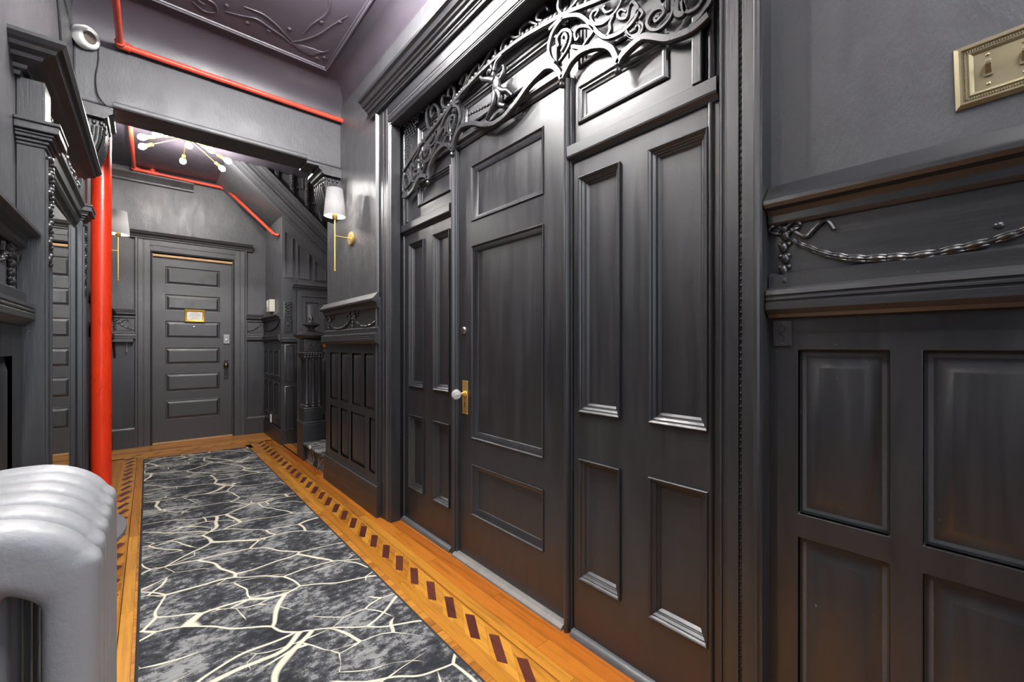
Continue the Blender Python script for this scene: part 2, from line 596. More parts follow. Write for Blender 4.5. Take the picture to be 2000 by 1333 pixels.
BOLECT = [(0.0, 0.0), (0.0, 0.010), (0.003, 0.012), (0.008, 0.009), (0.011, 0.001), (0.014, 0.001), (0.021, -0.006), (0.023, -0.006), (0.025, -0.011), (0.028, -0.011), (0.036, -0.020)]

def run_y(mb, prof, x, y0, y1, z, sgn=-1):
    # a moulding along the hall on a side wall; sgn -1: right wall, +1: left wall
    return mb.sweep(prof, (x, y0, z), (x, y1, z), (sgn, 0, 0), (0, 0, 1))
def run_x(mb, prof, x0, x1, y, z):
    return mb.sweep(prof, (x0, y, z), (x1, y, z), (0, -1, 0), (0, 0, 1))

def garland(mp, pts, r0, r1, parent, name='garland', rich=True):
    P = catmull([(a, b, 0) for a, b in pts], 5)
    mb = MB()
    # cord
    mb.tube([mp(p.x, p.y, 0.004) for p in P], r0 * 0.32, 6)
    L = [0]
    for i in range(1, len(P)):
        L.append(L[-1] + (P[i] - P[i - 1]).length)
    tot = L[-1]
    s = 0.0
    while s < tot:
        f = s / tot
        r = r0 + (r1 - r0) * math.sin(PI * min(1, f)) if rich else r0
        i = max(k for k in range(len(L)) if L[k] <= s)
        p = P[i]
        d = (P[min(i + 1, len(P) - 1)] - P[max(i - 1, 0)]).normalized()
        ln = r * 1.7
        for off, k in ((0, 1.0), (0.55, 0.72), (-0.55, 0.72)):
            q = p + Vector((-d.y, d.x, 0)) * off * r
            a = Vector(mp(q.x - d.x * ln, q.y - d.y * ln, 0.003))
            m_ = Vector(mp(q.x, q.y, r * 0.75 * k))
            b = Vector(mp(q.x + d.x * ln, q.y + d.y * ln, 0.003))
            mb.tube([a, (a * 0.5 + m_ * 0.5), m_, (b * 0.5 + m_ * 0.5), b], [r * .12, r * .42 * k, r * .52 * k, r * .42 * k, r * .12], 6)
        s += r * 3.5
    return mb.build(name, 'carve', parent, 50)

def bow(mp, s, t, k, parent, name='ribbon_bow', drop=1.0, side=0):
    mb = MB()
    for sg in (-1, 1):
        loop = catmull([(s, t), (s + sg * .018 * k, t + .016 * k), (s + sg * .030 * k, t + .006 * k), (s + sg * .016 * k, t - .004 * k), (s, t)], 5)
        mb.tube([mp(p.x, p.y, .005 + .004 * math.sin(i)) for i, p in enumerate(loop)], .0042 * k, 6)
        if side in (0, sg):
            tail = catmull([(s + sg * .012 * k, t), (s + sg * .04 * k, t - .022 * k), (s + sg * .058 * k, t - .006 * k), (s + sg * .076 * k, t + .006 * k), (s + sg * .09 * k, t - .016 * k)], 5)
            mb.tube([mp(p.x, p.y, .005) for p in tail], .0045 * k, 6)
    for j in range(5):
        z = t - .012 * k - j * .022 * k * drop
        mb.ball(mp(s + (.002 if j % 2 else -.002), z, .004), (.009 * k, .009 * k, .012 * k) , 8, 6)
        for sg in (-1, 1):
            mb.ball(mp(s + sg * .008 * k, z + .006 * k, .004), .0055 * k, 6, 5)
    mb.ball(mp(s, t + .004, .007), .008 * k, 8, 6)
    return mb.build(name, 'carve', parent, 50)

# ------------------------------------------------------------------ shell: floor
YF = -1.7            # front end of the hall, behind the camera
XL, XP = -0.345, 1.215   # left plaster, right plaster
YB = 6.62
CEIL = 3.27

floor = MB().box(XL - 0.2, 3.0, YF - 0.2, YB + 0.2, -0.06, -0.004).build('floor', 'grout')
tag(floor, 'golden oak strip floor with a dark slanted inlay border running round the hall', kind='structure')
def plank(x0, x1, y0, y1, mat='oak', name='plank'):
    g = 0.0006
    o = MB().box(x0 + g, x1 - g, y0 + g, y1 - g, -0.004, 0.0).build(name, mat)
    o.parent = floor
    return o
def strip_y(x0, x1, y0, y1, mat, ln=(0.75, 1.5)):
    y = y0
    while y < y1 - 1e-6:
        e = y + random.uniform(*ln)
        if e > y1 - 0.25:
            e = y1
        plank(x0, x1, y, min(e, y1), mat)
        y = e
def strip_cross(x0, x1, y0, y1, w):
    n = max(1, round((y1 - y0) / w))
    for k in range(n):
        plank(x0, x1, y0 + (y1 - y0) * k / n, y0 + (y1 - y0) * (k + 1) / n, 'oak_x')
# right border
strip_y(1.148, 1.222, 0.2, 5.66, 'oak_red')
strip_y(1.092, 1.148, 0.2, 6.02, 'oak')
strip_y(1.148, 1.205, 5.66, 6.02, 'oak')
strip_y(0.926, 0.976, 0.2, 6.02, 'oak')
strip_cross(0.868, 0.926, 0.9, 5.90, 0.056)
strip_y(1.222, 1.278, 0.52, 2.70, 'oak_red')
strip_y(1.278, 1.332, 0.52, 2.70, 'oak_red')
for k in range(5):
    plank(1.222, 1.70, 3.96 + k * 0.06, 4.02 + k * 0.06, 'oak_x')
strip_y(1.205, 1.30, 4.70, 5.66, 'oak')
# left border
strip_y(XL, -0.255, 0.2, 6.02, 'oak_red')
strip_y(-0.255, -0.196, 0.2, 6.02, 'oak')
strip_y(-0.098, -0.052, 0.2, 5.98, 'oak')
strip_cross(-0.052, -0.012, 1.6, 5.98, 0.056)
# far end border: boards across the hall
for k, (a, b) in enumerate(((5.98, 6.06), (6.15, 6.24), (6.24, 6.34), (6.34, 6.44), (6.44, 6.55), (6.55, 6.62))):
    x = XL
    while x < 1.205:
        e = min(1.205, x + random.uniform(.5, .9))
        if 1.205 - e < .2:
            e = 1.205
        plank(x, e, a, b, 'oak_x')
        x = e
# field under and around the rug
for k in range(12):
    x0 = -0.012 + k * 0.88 / 12
    strip_y(x0, x0 + 0.88 / 12, 0.2, 0.9, 'oak')
for a, b in ((5.70, 5.77), (5.77, 5.84), (5.84, 5.91), (5.91, 5.98)):
    x = -0.012
    while x < 0.926:
        e = min(0.926, x + random.uniform(.3, .55))
        if 0.926 - e < .12:
            e = 0.926
        plank(x, e, a, b, 'oak_x')
        x = e
# inlay bands: slanted mahogany bars between slanted oak bars
def inlay_mesh(corners, z1, name, mat):
    return MB().prism(flat(0), corners, -0.004, z1).build(name, mat).data
def inlay_band(x0, x1, ya, yb, pitch, yoff):
    # bar: long side leans forward to the right
    lw = x1 - x0
    rise = lw * 1.70
    dk = [(x0 + .012, 0), (x0 + .012 + .0225, -.036), (x1 - .010, rise - .062 - .036 + .006), (x1 - .010 - .0255, rise - .062 + .006)]
    lt_ = [(x0 + .004, -.045), (x0 + .004, -.134 + .0), (x1 - .004, rise - .134 - .045 + .04), (x1 - .004, rise - .134 + .085)]
    me_d = inlay_mesh(dk, 0.0004, 'inlay_bar', 'inlay')
    y = ya
    while y < yb:
        o = bpy.data.objects.new('inlay_bar', me_d)
        C.objects.link(o)
        o.location = (0, y + yoff, 0)
        o.parent = floor
        y += pitch
    for (a, b) in ((x0 - .002, x0 + .0085), (x1 - .0065, x1 + .004)):
        strip_y(a, b, ya, yb, 'oak', (1.2, 2.0))
    # oak ground of the band: short slanted bars
    gw = pitch / 2
    n = int((yb - ya) / gw)
    sl = (x1 - x0 - .015) * 1.70
    g = .0006
    pts = [(x0 + .0085, g), (x1 - .0065, sl + g), (x1 - .0065, sl + gw - g), (x0 + .0085, gw - g)]
    me_l = MB().prism(flat(0), pts, -0.004, -0.0002).build('inlay_ground', 'oak').data
    for k in range(-1, n + 1):
        o = bpy.data.objects.new('inlay_ground', me_l)
        C.objects.link(o)
        o.location = (0, ya + k * gw - .05, 0)
        o.parent = floor
inlay_band(0.976, 1.092, 0.55, 5.92, 0.1715, 0.0)
inlay_band(-0.196, -0.098, 0.9, 5.92, 0.1715, 0.05)
for o in [o for o in bpy.data.objects if o.name.startswith('inlay') and o.parent is None]:
    bpy.data.objects.remove(o, do_unlink=True)
# bars along the far end
x = -0.14
while x < 1.02:
    o = MB().prism(flat(0), [(x, 6.07), (x + .036, 6.07), (x + .095, 6.135), (x + .059, 6.135)], -0.004, 0.0002).build('inlay_bar', 'inlay')
    o.parent = floor
    x += 0.1715
plank(XL, 1.205, 6.06, 6.15, 'oak_x')

# ------------------------------------------------------------------ shell: walls
wall_right = struct('wall_right', 'black panelled right wall with plaster above and carved frieze')
# plaster: beside the stair, over the entry, near part
MB().box(XP, 1.42, 2.70, 3.96, 0, CEIL).build('plaster', 'plaster', wall_right)
MB().box(XP, 1.50, 0.50, 2.70, 2.70, CEIL).build('plaster', 'plaster', wall_right)
MB().box(1.26, 1.50, YF, 0.50, 0, CEIL).build('plaster', 'plaster', wall_right)
MB().box(1.40, 1.50, 0.50, 2.70, 0, 2.75).build('backing', 'wood_black', wall_right)
MB().box(XP, 1.26, YF, 0.50, 2.98, CEIL).build('plaster', 'plaster', wall_right)

def wainscot(parent, mp, s0, s1, t0, t1, panels, depth=0.015, mat='wood_black', raised=RAISED):
    MB().plate(mp, (s0, s1, t0, t1), panels, -0.02, 0.0).build('wainscot_frame', mat, parent, None, 0.0025)
    for p in panels:
        MB().rings(mp, p, raised).build('panel', mat, parent, 35)

# section between stair and entry
mA = right(1.20)
ptop = [(3.09 + a, b) for a, b in ()]
upA = [(3.03 * 1.013, 2.855 * 1.013), (3.271 * 1.013, 3.09 * 1.013), (3.529 * 1.013, 3.354 * 1.013), (3.787 * 1.013, 3.591 * 1.013)]
loA = [(2.937 * 1.013, 2.838 * 1.013), (3.298 * 1.013, 3.012 * 1.013), (3.529 * 1.013, 3.343 * 1.013), (3.787 * 1.013, 3.585 * 1.013)]
pans = [(b, a, 0.728, 1.128) for a, b in upA] + [(b, a, 0.283, 0.672) for a, b in loA]
SLIM = [(0.0, 0.0), (0.0, -0.012), (0.008, -0.014), (0.030, -0.003), (0.033, -0.002)]
wainscot(wall_right, mA, 2.80, 3.96, 0.20, 1.24, pans, raised=SLIM)
FR = MB(); FR.mbox(right(XP), 2.80, 3.96, 1.24, 1.52, -0.01, 0.015); FR.build('frieze_board', 'wood_black_h', wall_right, None, .001)
run_y(MB(), CHAIR_RAIL, 1.20, 2.80, 3.975, 1.218).build('chair_rail', 'wood_black_h', wall_right)
run_y(MB(), DADO_CAP, 1.20, 2.80, 3.975, 1.468).build('dado_cap', 'wood_black_h', wall_right)
garland(mA, [(3.838, 1.425), (3.792, 1.362), (3.644, 1.328), (3.465, 1.341), (3.337, 1.388), (3.290, 1.425)], .0085, .012, wall_right)
garland(mA, [(3.285, 1.425), (3.204, 1.364), (3.079, 1.328), (2.95, 1.332), (2.84, 1.36)], .0085, .012, wall_right)
bow(mA, 3.285, 1.432, 1.25, wall_right)
bow(mA, 3.85, 1.432, 1.25, wall_right)
base_r = tag(MB().box(1.18, 1.215, 2.80, 3.96, 0, 0.205).build('baseboard_right', 'wood_black_h', None, None, .002), 'tall plain black skirting board beside the stair', kind='structure')
run_y(MB(), BASE_CAP, 1.20, 2.80, 3.96, 0.205).build('base_cap', 'wood_black_h', base_r)

# near section, right of the entry
mB = right(1.245)
pans = []
for (a, b) in ((0.165, 0.339), (-0.155, 0.111), (-0.475, -0.209), (-0.795, -0.529), (-1.115, -0.849), (-1.435, -1.169)):
    pans += [(a, b, 0.758, 1.171), (a, b, 0.24, 0.698)]
wainscot(wall_right, mB, YF, 0.46, 0.18, 1.26, pans)
MB().mbox(right(1.26), YF, 0.46, 1.26, 1.57, -0.01, 0.015).build('frieze_board', 'wood_black_h', wall_right, None, .001)
run_y(MB(), CHAIR_RAIL, 1.245, YF, 0.402, 1.272).build('chair_rail', 'wood_black_h', wall_right)
run_y(MB(), DADO_CAP, 1.245, YF, 0.402, 1.512).build('dado_cap', 'wood_black_h', wall_right)
garland(mB, [(0.366, 1.459), (0.354, 1.453), (0.34, 1.44), (0.32, 1.428), (0.295, 1.412), (0.266, 1.398), (0.235, 1.387), (0.202, 1.380), (0.161, 1.376), (0.12, 1.373), (0.076, 1.376), (0.036, 1.381), (0.001, 1.389), (-0.025, 1.397), (-0.08, 1.42), (-0.12, 1.45)], .0062, .0112, wall_right)
bow(mB, 0.368, 1.478, 1.15, wall_right, side=-1, drop=1.15)
bow(mB, -0.125, 1.470, 0.95, wall_right)
MB().ball(mB(0.006, 1.414, 0.0), (.006, .008, .007), 10, 7).build('nail_boss', 'carve', wall_right, 60)
base_n = tag(MB().box(1.222, 1.26, YF, 0.40, 0, 0.18).build('baseboard_near', 'wood_black_h', None, None, .002), 'black skirting board below the raised panels right of the entry', kind='structure')

# far right wall beyond the stair
MB().plate(right(XP), (5.785, YB, 0, 2.80), [], -0.12, 0.0).build('plaster', 'plaster', wall_right)
MB().box(1.20, XP + .01, 5.675, YB, 0.2, 1.28).build('wainscot_frame', 'wood_black', wall_right)
fr = right(1.20)
pans = []
pans = [(5.72, 5.96, .80, 1.14), (6.02, 6.26, .80, 1.14), (6.32, 6.56, .80, 1.14), (5.72, 5.96, .30, .74), (6.02, 6.26, .30, .74), (6.32, 6.56, .30, .74)]
for p in pans:
    MB().rings(fr, p, [(0, 0), (0, .010), (.02, .010), (.03, .002), (.045, .002), (.065, .008)]).build('panel', 'wood_black', wall_right, 35)
MB().box(1.196, XP + .01, 5.675, YB, 1.28, 1.55).build('frieze_board', 'wood_black_h', wall_right)
run_y(MB(), CHAIR_RAIL, 1.20, 5.66, YB, 1.268).build('chair_rail', 'wood_black_h', wall_right)
run_y(MB(), DADO_CAP, 1.20, 5.66, YB, 1.525).build('dado_cap', 'wood_black_h', wall_right)
garland(right(1.196), [(6.60, 1.49), (6.45, 1.41), (6.25, 1.385), (6.0, 1.40), (5.80, 1.44), (5.70, 1.50)], .010, .013, wall_right)
bow(right(1.196), 6.55, 1.485, 1.4, wall_right)
base_f = tag(MB().box(1.185, 1.22, 5.64, YB, 0, 0.185).build('baseboard_far', 'wood_black_h', None, None, .002), 'black skirting board by the far corner beside the small white outlet', kind='structure')

# left wall
wall_left = struct('wall_left', 'black left wall behind the radiator and pier mirror')
MB().box(XL - .12, XL, YF, YB, 0, CEIL).build('plaster', 'plaster', wall_left)
mL = left(XL)
for (a, b) in ((-1.2, 2.17), (4.50, YB)):
    pl = []
    y = a + .06
    while y + .2 < b:
        pl += [(y, y + .19, .76, 1.15), (y, y + .19, .26, .70)]
        y += .25
    MB().plate(left(XL + .015), (a, b, .2, 1.25), pl, -.02, 0).build('wainscot_frame', 'wood_black', wall_left)
    for p in pl:
        MB().rings(left(XL + .015), p, RAISED).build('panel', 'wood_black', wall_left, 35)
    run_y(MB(), CHAIR_RAIL, XL + .012, a, b, 1.27, 1).build('chair_rail', 'wood_black_h', wall_left)
    run_y(MB(), DADO_CAP, XL + .012, a, b, 1.53, 1).build('dado_cap', 'wood_black_h', wall_left)
garland(left(XL + .004), [(1.40, 1.49), (1.55, 1.41), (1.75, 1.39), (1.92, 1.43), (2.05, 1.49)], .010, .013, wall_left)
bow(left(XL + .004), 2.08, 1.49, 1.3, wall_left)
bow(left(XL + .004), 1.38, 1.49, 1.3, wall_left)
base_l = tag(MB().box(XL, XL + .03, -1.2, 2.17, 0, .2).build('baseboard_left', 'wood_black_h', None, None, .002), 'black skirting board behind the radiator', kind='structure')
base_l2 = tag(MB().box(XL, XL + .03, 4.50, YB, 0, .2).build('baseboard_left', 'wood_black_h', None, None, .002), 'black skirting board beyond the tall red standpipe', kind='structure')

# back wall
wall_back = struct('wall_back', 'dark grey plaster end wall around the six panel door')
mK = back(YB)
MB().plate(mK, (XL, 1.3, 0, CEIL), [(0.02, 0.835, -1, 2.29)], -0.14, 0).build('plaster', 'plaster', wall_back)
for (a, b) in ((XL, -0.12), (0.985, 1.20)):
    run_x(MB(), CHAIR_RAIL, a, b, YB - .012, 1.268).build('chair_rail', 'wood_black_h', wall_back)
    run_x(MB(), DADO_CAP, a, b, YB - .012, 1.525).build('dado_cap', 'wood_black_h', wall_back)
    MB().mbox(mK, a, b, .2, 1.53, 0, .012).build('wainscot_frame', 'wood_black', wall_back)
mKf = back(YB - .012)
garland(mKf, [(XL + .03, 1.49), (-.26, 1.44), (-.20, 1.40), (-.13, 1.375)], .010, .011, wall_back)
bow(mKf, XL + .045, 1.485, 1.3, wall_back, side=1)
garland(mKf, [(1.0, 1.385), (1.06, 1.40), (1.12, 1.44), (1.165, 1.49)], .010, .011, wall_back)
for (a, b) in ((XL, -0.12), (0.985, 1.20)):
    bb = tag(MB().box(a, b, YB - .03, YB, 0, .2).build('baseboard_back', 'wood_black_h', None, None, .002), 'black skirting board %s of the six panel door' % ('left' if a < 0 else 'right'), kind='structure')
    run_x(MB(), BASE_CAP, a, b, YB - .012, .2).build('base_cap', 'wood_black_h', bb)
trim_c = tag(run_x(MB(), [(0, .13), (.055, .13), (.055, .115), (.035, .08), (.02, .05), (.02, .03), (.012, .02), (0, .02)], XL, .42, YB, 3.08).build('trim_3', 'wood_black_h', None), 'short run of black crown moulding above the end door under the red pipe', kind='structure')

# front wall behind the camera with an opening added to let in fill light
wall_front = struct('wall_front', 'black wall behind the viewer with an opening added for fill light')
MB().plate(back(YF), (XL - .1, 1.5, 0, CEIL), [(-.15, 1.05, .95, 2.95)], 0, .12).build('plaster', 'plaster', wall_front)

# ceiling and beam
ceiling = struct('ceiling', 'black ceiling with a thin moulded frame and plaster ornament')
MB().box(XL - .1, 3.0, YF - .1, YB + .1, CEIL, CEIL + .1).build('plaster', 'plaster_ceiling', ceiling)
def cove(r):
    return [(0, 0)] + [(r - r * math.sin(t), -r + r * math.cos(t)) for t in [PI / 2 * k / 10 for k in range(11)]][::1]
def cove_pts(rx, rz):
    # corner at origin, filling the angle between wall (a=0) and ceiling (b=0)
    return [(0, 0), (0, -rz)] + [(rx * (1 - math.cos(PI / 2 * k / 12)), -rz * (1 - math.sin(PI / 2 * k / 12))) for k in range(1, 12)] + [(rx, 0)]
MB().sweep(cove_pts(.10, .10), (XP, YF, CEIL), (XP, 3.62, CEIL), (-1, 0, 0), (0, 0, 1)).build('cove', 'plaster_ceiling', ceiling, 40)
MB().sweep(cove_pts(.10, .10), (XL, YF, CEIL), (XL, 3.62, CEIL), (1, 0, 0), (0, 0, 1)).build('cove', 'plaster_ceiling', ceiling, 40)
MB().sweep(cove_pts(.21, .24), (XL, 3.62, CEIL), (XP, 3.62, CEIL), (0, -1, 0), (0, 0, 1)).build('cove', 'plaster_ceiling', ceiling, 40)
frame = MB()
FP = [(0.0, 0.0), (0.0, -.010), (.006, -.016), (.013, -.016), (.018, -.008), (.026, -.008), (.028, 0.0)]
frame.rings(lambda s, t, o: (s, t, CEIL + o), (-.15, 1.024, YF + .4, 3.335), FP, False)
frame.build('moulded_frame', 'plaster_ceiling', ceiling, 30)
orn = MB()
mC = lambda s, t, o: (s, t, CEIL - o)
def cs(p, r=.006):
    q = catmull([(a, b, 0) for a, b in p], 6)
    n = len(q)
    orn.tube([mC(v.x, v.y, .002) for v in q], [r * (.35 + .65 * math.sin(PI * (i + .5) / n)) for i in range(n)], 6)
for sx in (1,):
    cs([(.36, 3.16), (.45, 3.13), (.52, 3.10), (.60, 3.13), (.68, 3.16), (.74, 3.20)])
    cs([(.44, 3.04), (.54, 3.03), (.62, 3.07), (.68, 3.12), (.74, 3.17)])
    cs([(.74, 3.18), (.80, 3.10), (.86, 2.98), (.90, 2.85), (.95, 2.70)])
    cs([(.78, 3.05), (.80, 2.92), (.84, 2.78), (.83, 2.66), (.78, 2.62)])
    for k in range(7):
        a = .05 * k
        cs([(.74 + .012 * k, 3.19 - .004 * k), (.80 + .012 * k, 3.215 - .01 * k), (.86 + .012 * k, 3.23 - .014 * k), (.90 + .010 * k, 3.22 - .02 * k)], .0045)
    cs([(.20, 3.20), (.26, 3.24), (.32, 3.20), (.30, 3.13), (.24, 3.12), (.22, 3.16), (.26, 3.18)])
    cs([(.12, 3.05), (.20, 3.0), (.26, 3.05), (.24, 3.12)])
    for (a, b) in ((.48, 3.18), (.60, 3.17), (.70, 3.06), (.84, 2.86), (.93, 2.78), (.36, 3.1), (.75, 2.64), (.92, 3.24), (.96, 3.2)):
        orn.ball(mC(a, b, .001), (.014, .014, .007), 8, 6)
orn.build('plaster_ornament', 'plaster_ceiling', ceiling, 50)

trim_b = struct('trim_4', 'broad plastered ceiling beam crossing the hall above the sconces')
bm_ = MB().box(XL, XP + .35, 3.62, 3.86, 2.67, CEIL)
bm_.build('beam', 'plaster', trim_b, None, .012, 3)
run_x(MB(), [(0, .035), (.006, .035), (.014, .026), (.014, .008), (.006, 0), (0, 0)], -.17, .955, 3.62, 2.672).build('lower_fillet', 'plaster', trim_b)
MB().box(XL, -.17, 3.63, 3.85, 2.655, 2.671).build('end_block', 'plaster', trim_b, None, .004)
MB().box(.955, XP, 3.63, 3.85, 2.650, 2.671).build('end_block', 'plaster', trim_b, None, .004)
def bracket(x_wall, sg, label):
    b = tag(empty('carved_bracket'), label, 'bracket', 'carved brackets under the beam')
    X = lambda d: x_wall + sg * d
    def bx(d0, d1, y0, y1, z0, z1, nm, bev=.003):
        a, c = sorted((X(d0), X(d1)))
        return MB().box(a, c, y0, y1, z0, z1).build(nm, 'carve', b, None, bev)
    ab = MB()
    prof = [(0, 0), (.16, 0), (.175, -.012), (.175, -.03), (.155, -.045), (.15, -.06), (.135, -.07), (0, -.07)]
    ab.sweep([(p, q) for p, q in prof], (x_wall, 3.60, 2.652), (x_wall, 3.92, 2.652), (sg, 0, 0), (0, 0, 1)).build('abacus', 'carve', b)
    body = MB()
    pts = [(0, 2.585)] + [(.128 * math.cos(t), 2.575 - .30 * math.sin(t)) for t in [PI / 2 * k / 10 for k in range(11)]]
    body.sweep([(p, q - 2.5) for p, q in pts], (x_wall, 3.64, 2.5), (x_wall, 3.88, 2.5), (sg, 0, 0), (0, 0, 1)).build('corbel', 'carve', b, 40)
    eg = MB()
    for k in range(6):
        y = 3.66 + k * .04
        eg.ball((X(.131), y, 2.555), (.012, .014, .018), 8, 6)
    for k in range(4):
        eg.ball((X(.022 + .033 * k), 3.636, 2.56), (.012, .012, .017), 8, 6)
    eg.build('egg_moulding', 'carve', b, 60)
    fl = MB()
    for k in range(6):
        rr = .118 - k * .018
        fl.tube([(X(rr * math.cos(t)), 3.636, 2.535 - (rr * 2.1) * math.sin(t)) for t in [PI / 2 * j / 8 for j in range(9)]], .006, 6)
    for k in range(5):
        y = 3.665 + k * .046
        fl.tube([(X(.132 * math.cos(t)), y, 2.53 - .26 * math.sin(t)) for t in [PI / 2 * j / 8 for j in range(8)]], .010, 6)
    for sgn in (-1, 1):
        fl.tube([(X(.13 + .014 * math.cos(2.2 * a)), 3.76 + sgn * .10, 2.50 + .02 * math.sin(2.2 * a)) for a in range(6)], .006, 6)
    fl.build('acanthus', 'carve', b, 60)
    return b
bracket(XP, -1, 'carved black bracket under the right end of the beam, above the sconce shade')
bracket(XL, 1, 'carved black bracket under the left end of the beam, above the red standpipe')

# ------------------------------------------------------------------ entry surround
t1 = struct('trim_1', 'deep black moulded surround of the entry with side panels and heavy cornice')
CASE = [(0, 0), (0, .005)]
def casing_vertical(y_in, y_out, sgn, z1, nm):
    # profile across the casing, (distance from inner edge, out from x=1.23)
    w = abs(y_out - y_in)
    prof = [(0, -.06), (0, .004), (.004, .010), (.008, .010), (.011, .004), (.014, .004), (.017, .009), (.021, .009), (.024, .014), (w * .50 - .005, .016), (w * .50 - .004, .010), (w * .50 + .004, .010), (w * .50 + .005, .018), (w - .026, .020), (w - .022, .030), (w - .016, .040), (w - .010, .040), (w - .006, .034), (w, .034), (w, -.06)]
    mb = MB()
    mb.sweep(prof, (1.23, y_in, 0), (1.23, y_in, z1), (0, sgn, 0), (-1, 0, 0))
    o = mb.build(nm, 'wood_black', t1)
    bd = MB()
    n = 150
    for k in range(n):
        z = .03 + (z1 - .06) * k / n
        bd.add(*quick_bead(1.23 - .0125, y_in + sgn * w * .50, z, .0042))
    b = bd.build('bead_row', 'carve', o)
    b['kind'] = 'stuff'
    return o
def quick_bead(x, y, z, r):
    vs = [(x - r, y, z), (x + r, y, z), (x, y - r, z), (x, y + r, z), (x, y, z - r * 1.5), (x, y, z + r * 1.5)]
    fs = [(0, 2, 5), (0, 5, 3), (0, 3, 4), (0, 4, 2), (1, 5, 2), (1, 3, 5), (1, 4, 3), (1, 2, 4)]
    return vs, fs
casing_vertical(0.525, 0.405, -1, 2.80, 'casing')
casing_vertical(2.665, 2.852, 1, 2.80, 'casing')
# head casing
w = .14
head = MB()
hp = [(0, -.06), (0, .004), (.004, .010), (.008, .010), (.011, .004), (.014, .004), (.017, .009), (.021, .009), (.024, .014), (.062, .016), (.063, .010), (.071, .010), (.072, .018), (.14, .020), (.14, -.06)]
head.sweep([(b, a) for a, b in hp], (1.23, .50, 2.66), (1.23, 2.69, 2.66), (-1, 0, 0), (0, 0, 1)).build('head_casing', 'wood_black_h', t1)
hb = MB()
for k in range(170):
    hb.add(*quick_bead(1.2175, .53 + k * .0125, 2.727, .0042))
hb.build('bead_row', 'carve', t1)['kind'] = 'stuff'
corn = MB()
cp = [(-.05, 0), (.040, 0), (.044, .010), (.050, .012), (.050, .020), (.058, .026), (.064, .026), (.068, .036), (.080, .042), (.084, .050), (.098, .056), (.110, .074), (.126, .082), (.130, .094), (.130, .100), (-.05, .100)]
corn.sweep(cp, (1.23, .33, 2.795), (1.23, 2.93, 2.795), (-1, 0, 0), (0, 0, 1)).build('cornice', 'wood_black_h', t1)
hb = MB()
for k in range(210):
    hb.add(*quick_bead(1.23 - .061, .34 + k * .0123, 2.822, .0045))
hb.build('bead_row', 'carve', t1)['kind'] = 'stuff'
# splayed reveals
jm = MB()
jm.add([(1.225, 2.668, 0), (1.225, 2.668, 2.665), (1.345, 2.705, 2.70), (1.345, 2.705, 0), (1.345, 2.78, 0), (1.225, 2.78, 0), (1.225, 2.78, 2.70), (1.345, 2.78, 2.70)], [(0, 1, 2, 3), (0, 3, 4, 5), (1, 6, 7, 2), (5, 4, 7, 6), (0, 5, 6, 1), (3, 2, 7, 4)])
jm.build('jamb', 'wood_black', t1)
jm = MB()
jm.add([(1.225, .522, 0), (1.225, .522, 2.665), (1.345, .565, 2.70), (1.345, .565, 0), (1.345, .47, 0), (1.225, .47, 0), (1.225, .47, 2.70), (1.345, .47, 2.70)], [(0, 3, 2, 1), (0, 5, 4, 3), (1, 2, 7, 6), (5, 6, 7, 4), (0, 1, 6, 5), (3, 4, 7, 2)])
jm.build('jamb', 'wood_black', t1)
jm = MB()
jm.add([(1.225, .50, 2.665), (1.225, 2.70, 2.665), (1.36, 2.72, 2.715), (1.36, .50, 2.715), (1.36, .50, 2.78), (1.225, .50, 2.78), (1.225, 2.70, 2.78), (1.36, 2.72, 2.78)], [(0, 1, 2, 3), (0, 3, 4, 5), (1, 6, 7, 2), (5, 4, 7, 6), (0, 5, 6, 1), (3, 2, 7, 4)])
jm.build('soffit', 'wood_black_h', t1)
# inner bead columns at the jambs
for y in (2.672, .592):
    MB().tube([(1.325, y, 0), (1.325, y, 2.68)], .012, 10).build('jamb_bead', 'wood_black', t1, 60)

mS = right(1.322)
PS = [(0, -.012), (0, -.002)]
def side_panel(y0, y1, cols, mir):
    hol = []
    for (a, b) in cols:
        hol += [(a, b, .915, 1.862), (a, b, .240, .728)]
    o = MB().plate(mS, (y0, y1, .0, 1.945), hol, -.05, 0).build('side_panel', 'wood_black', t1, None, .002)
    for p in hol:
        MB().rings(mS, p, BOLECT).build('panel', 'wood_black', o, 40)
    return o
side_panel(.565, 1.150, [(.922, 1.120), (.597, .805)], 0)
side_panel(2.060, 2.700, [(2.088, 2.275), (2.392, 2.590)], 0)
# transom bars, fields above
for (y0, y1) in ((.565, 1.165), (2.060, 2.700)):
    run_y(MB(), [(-.05, 0), (.006, 0), (.010, .010), (.024, .018), (.026, .024), (.026, .064), (.018, .070), (.006, .074), (-.05, .074)], 1.322, y0, y1, 1.932).build('transom_bar', 'wood_black_h', t1)
mT = right(1.330)
def over_panel(y0, y1, a, b):
    hol = [(a, b, 2.084, 2.236), (a, b, 2.31, 2.60)]
    o = MB().plate(mT, (y0, y1, 2.0, 2.72), hol, -.05, 0).build('overpanel', 'wood_black_h', t1, None, .002)
    for p in hol:
        MB().rings(mT, p, [(0, 0), (0, .006), (.006, .010), (.012, .003), (.018, .004), (.022, -.004), (.030, -.006), (.034, -.012)]).build('panel', 'wood_black_h', o, 40)
    return o
over_panel(.565, 1.180, .735, 1.130)
over_panel(2.040, 2.700, 2.085, 2.480)
MB().box(1.298, 1.34, .612, .642, 2.004, 2.22).build('strip_post', 'wood_black', t1, None, .003)
MB().box(1.298, 1.34, 2.575, 2.605, 2.004, 2.22).build('strip_post', 'wood_black', t1, None, .003)
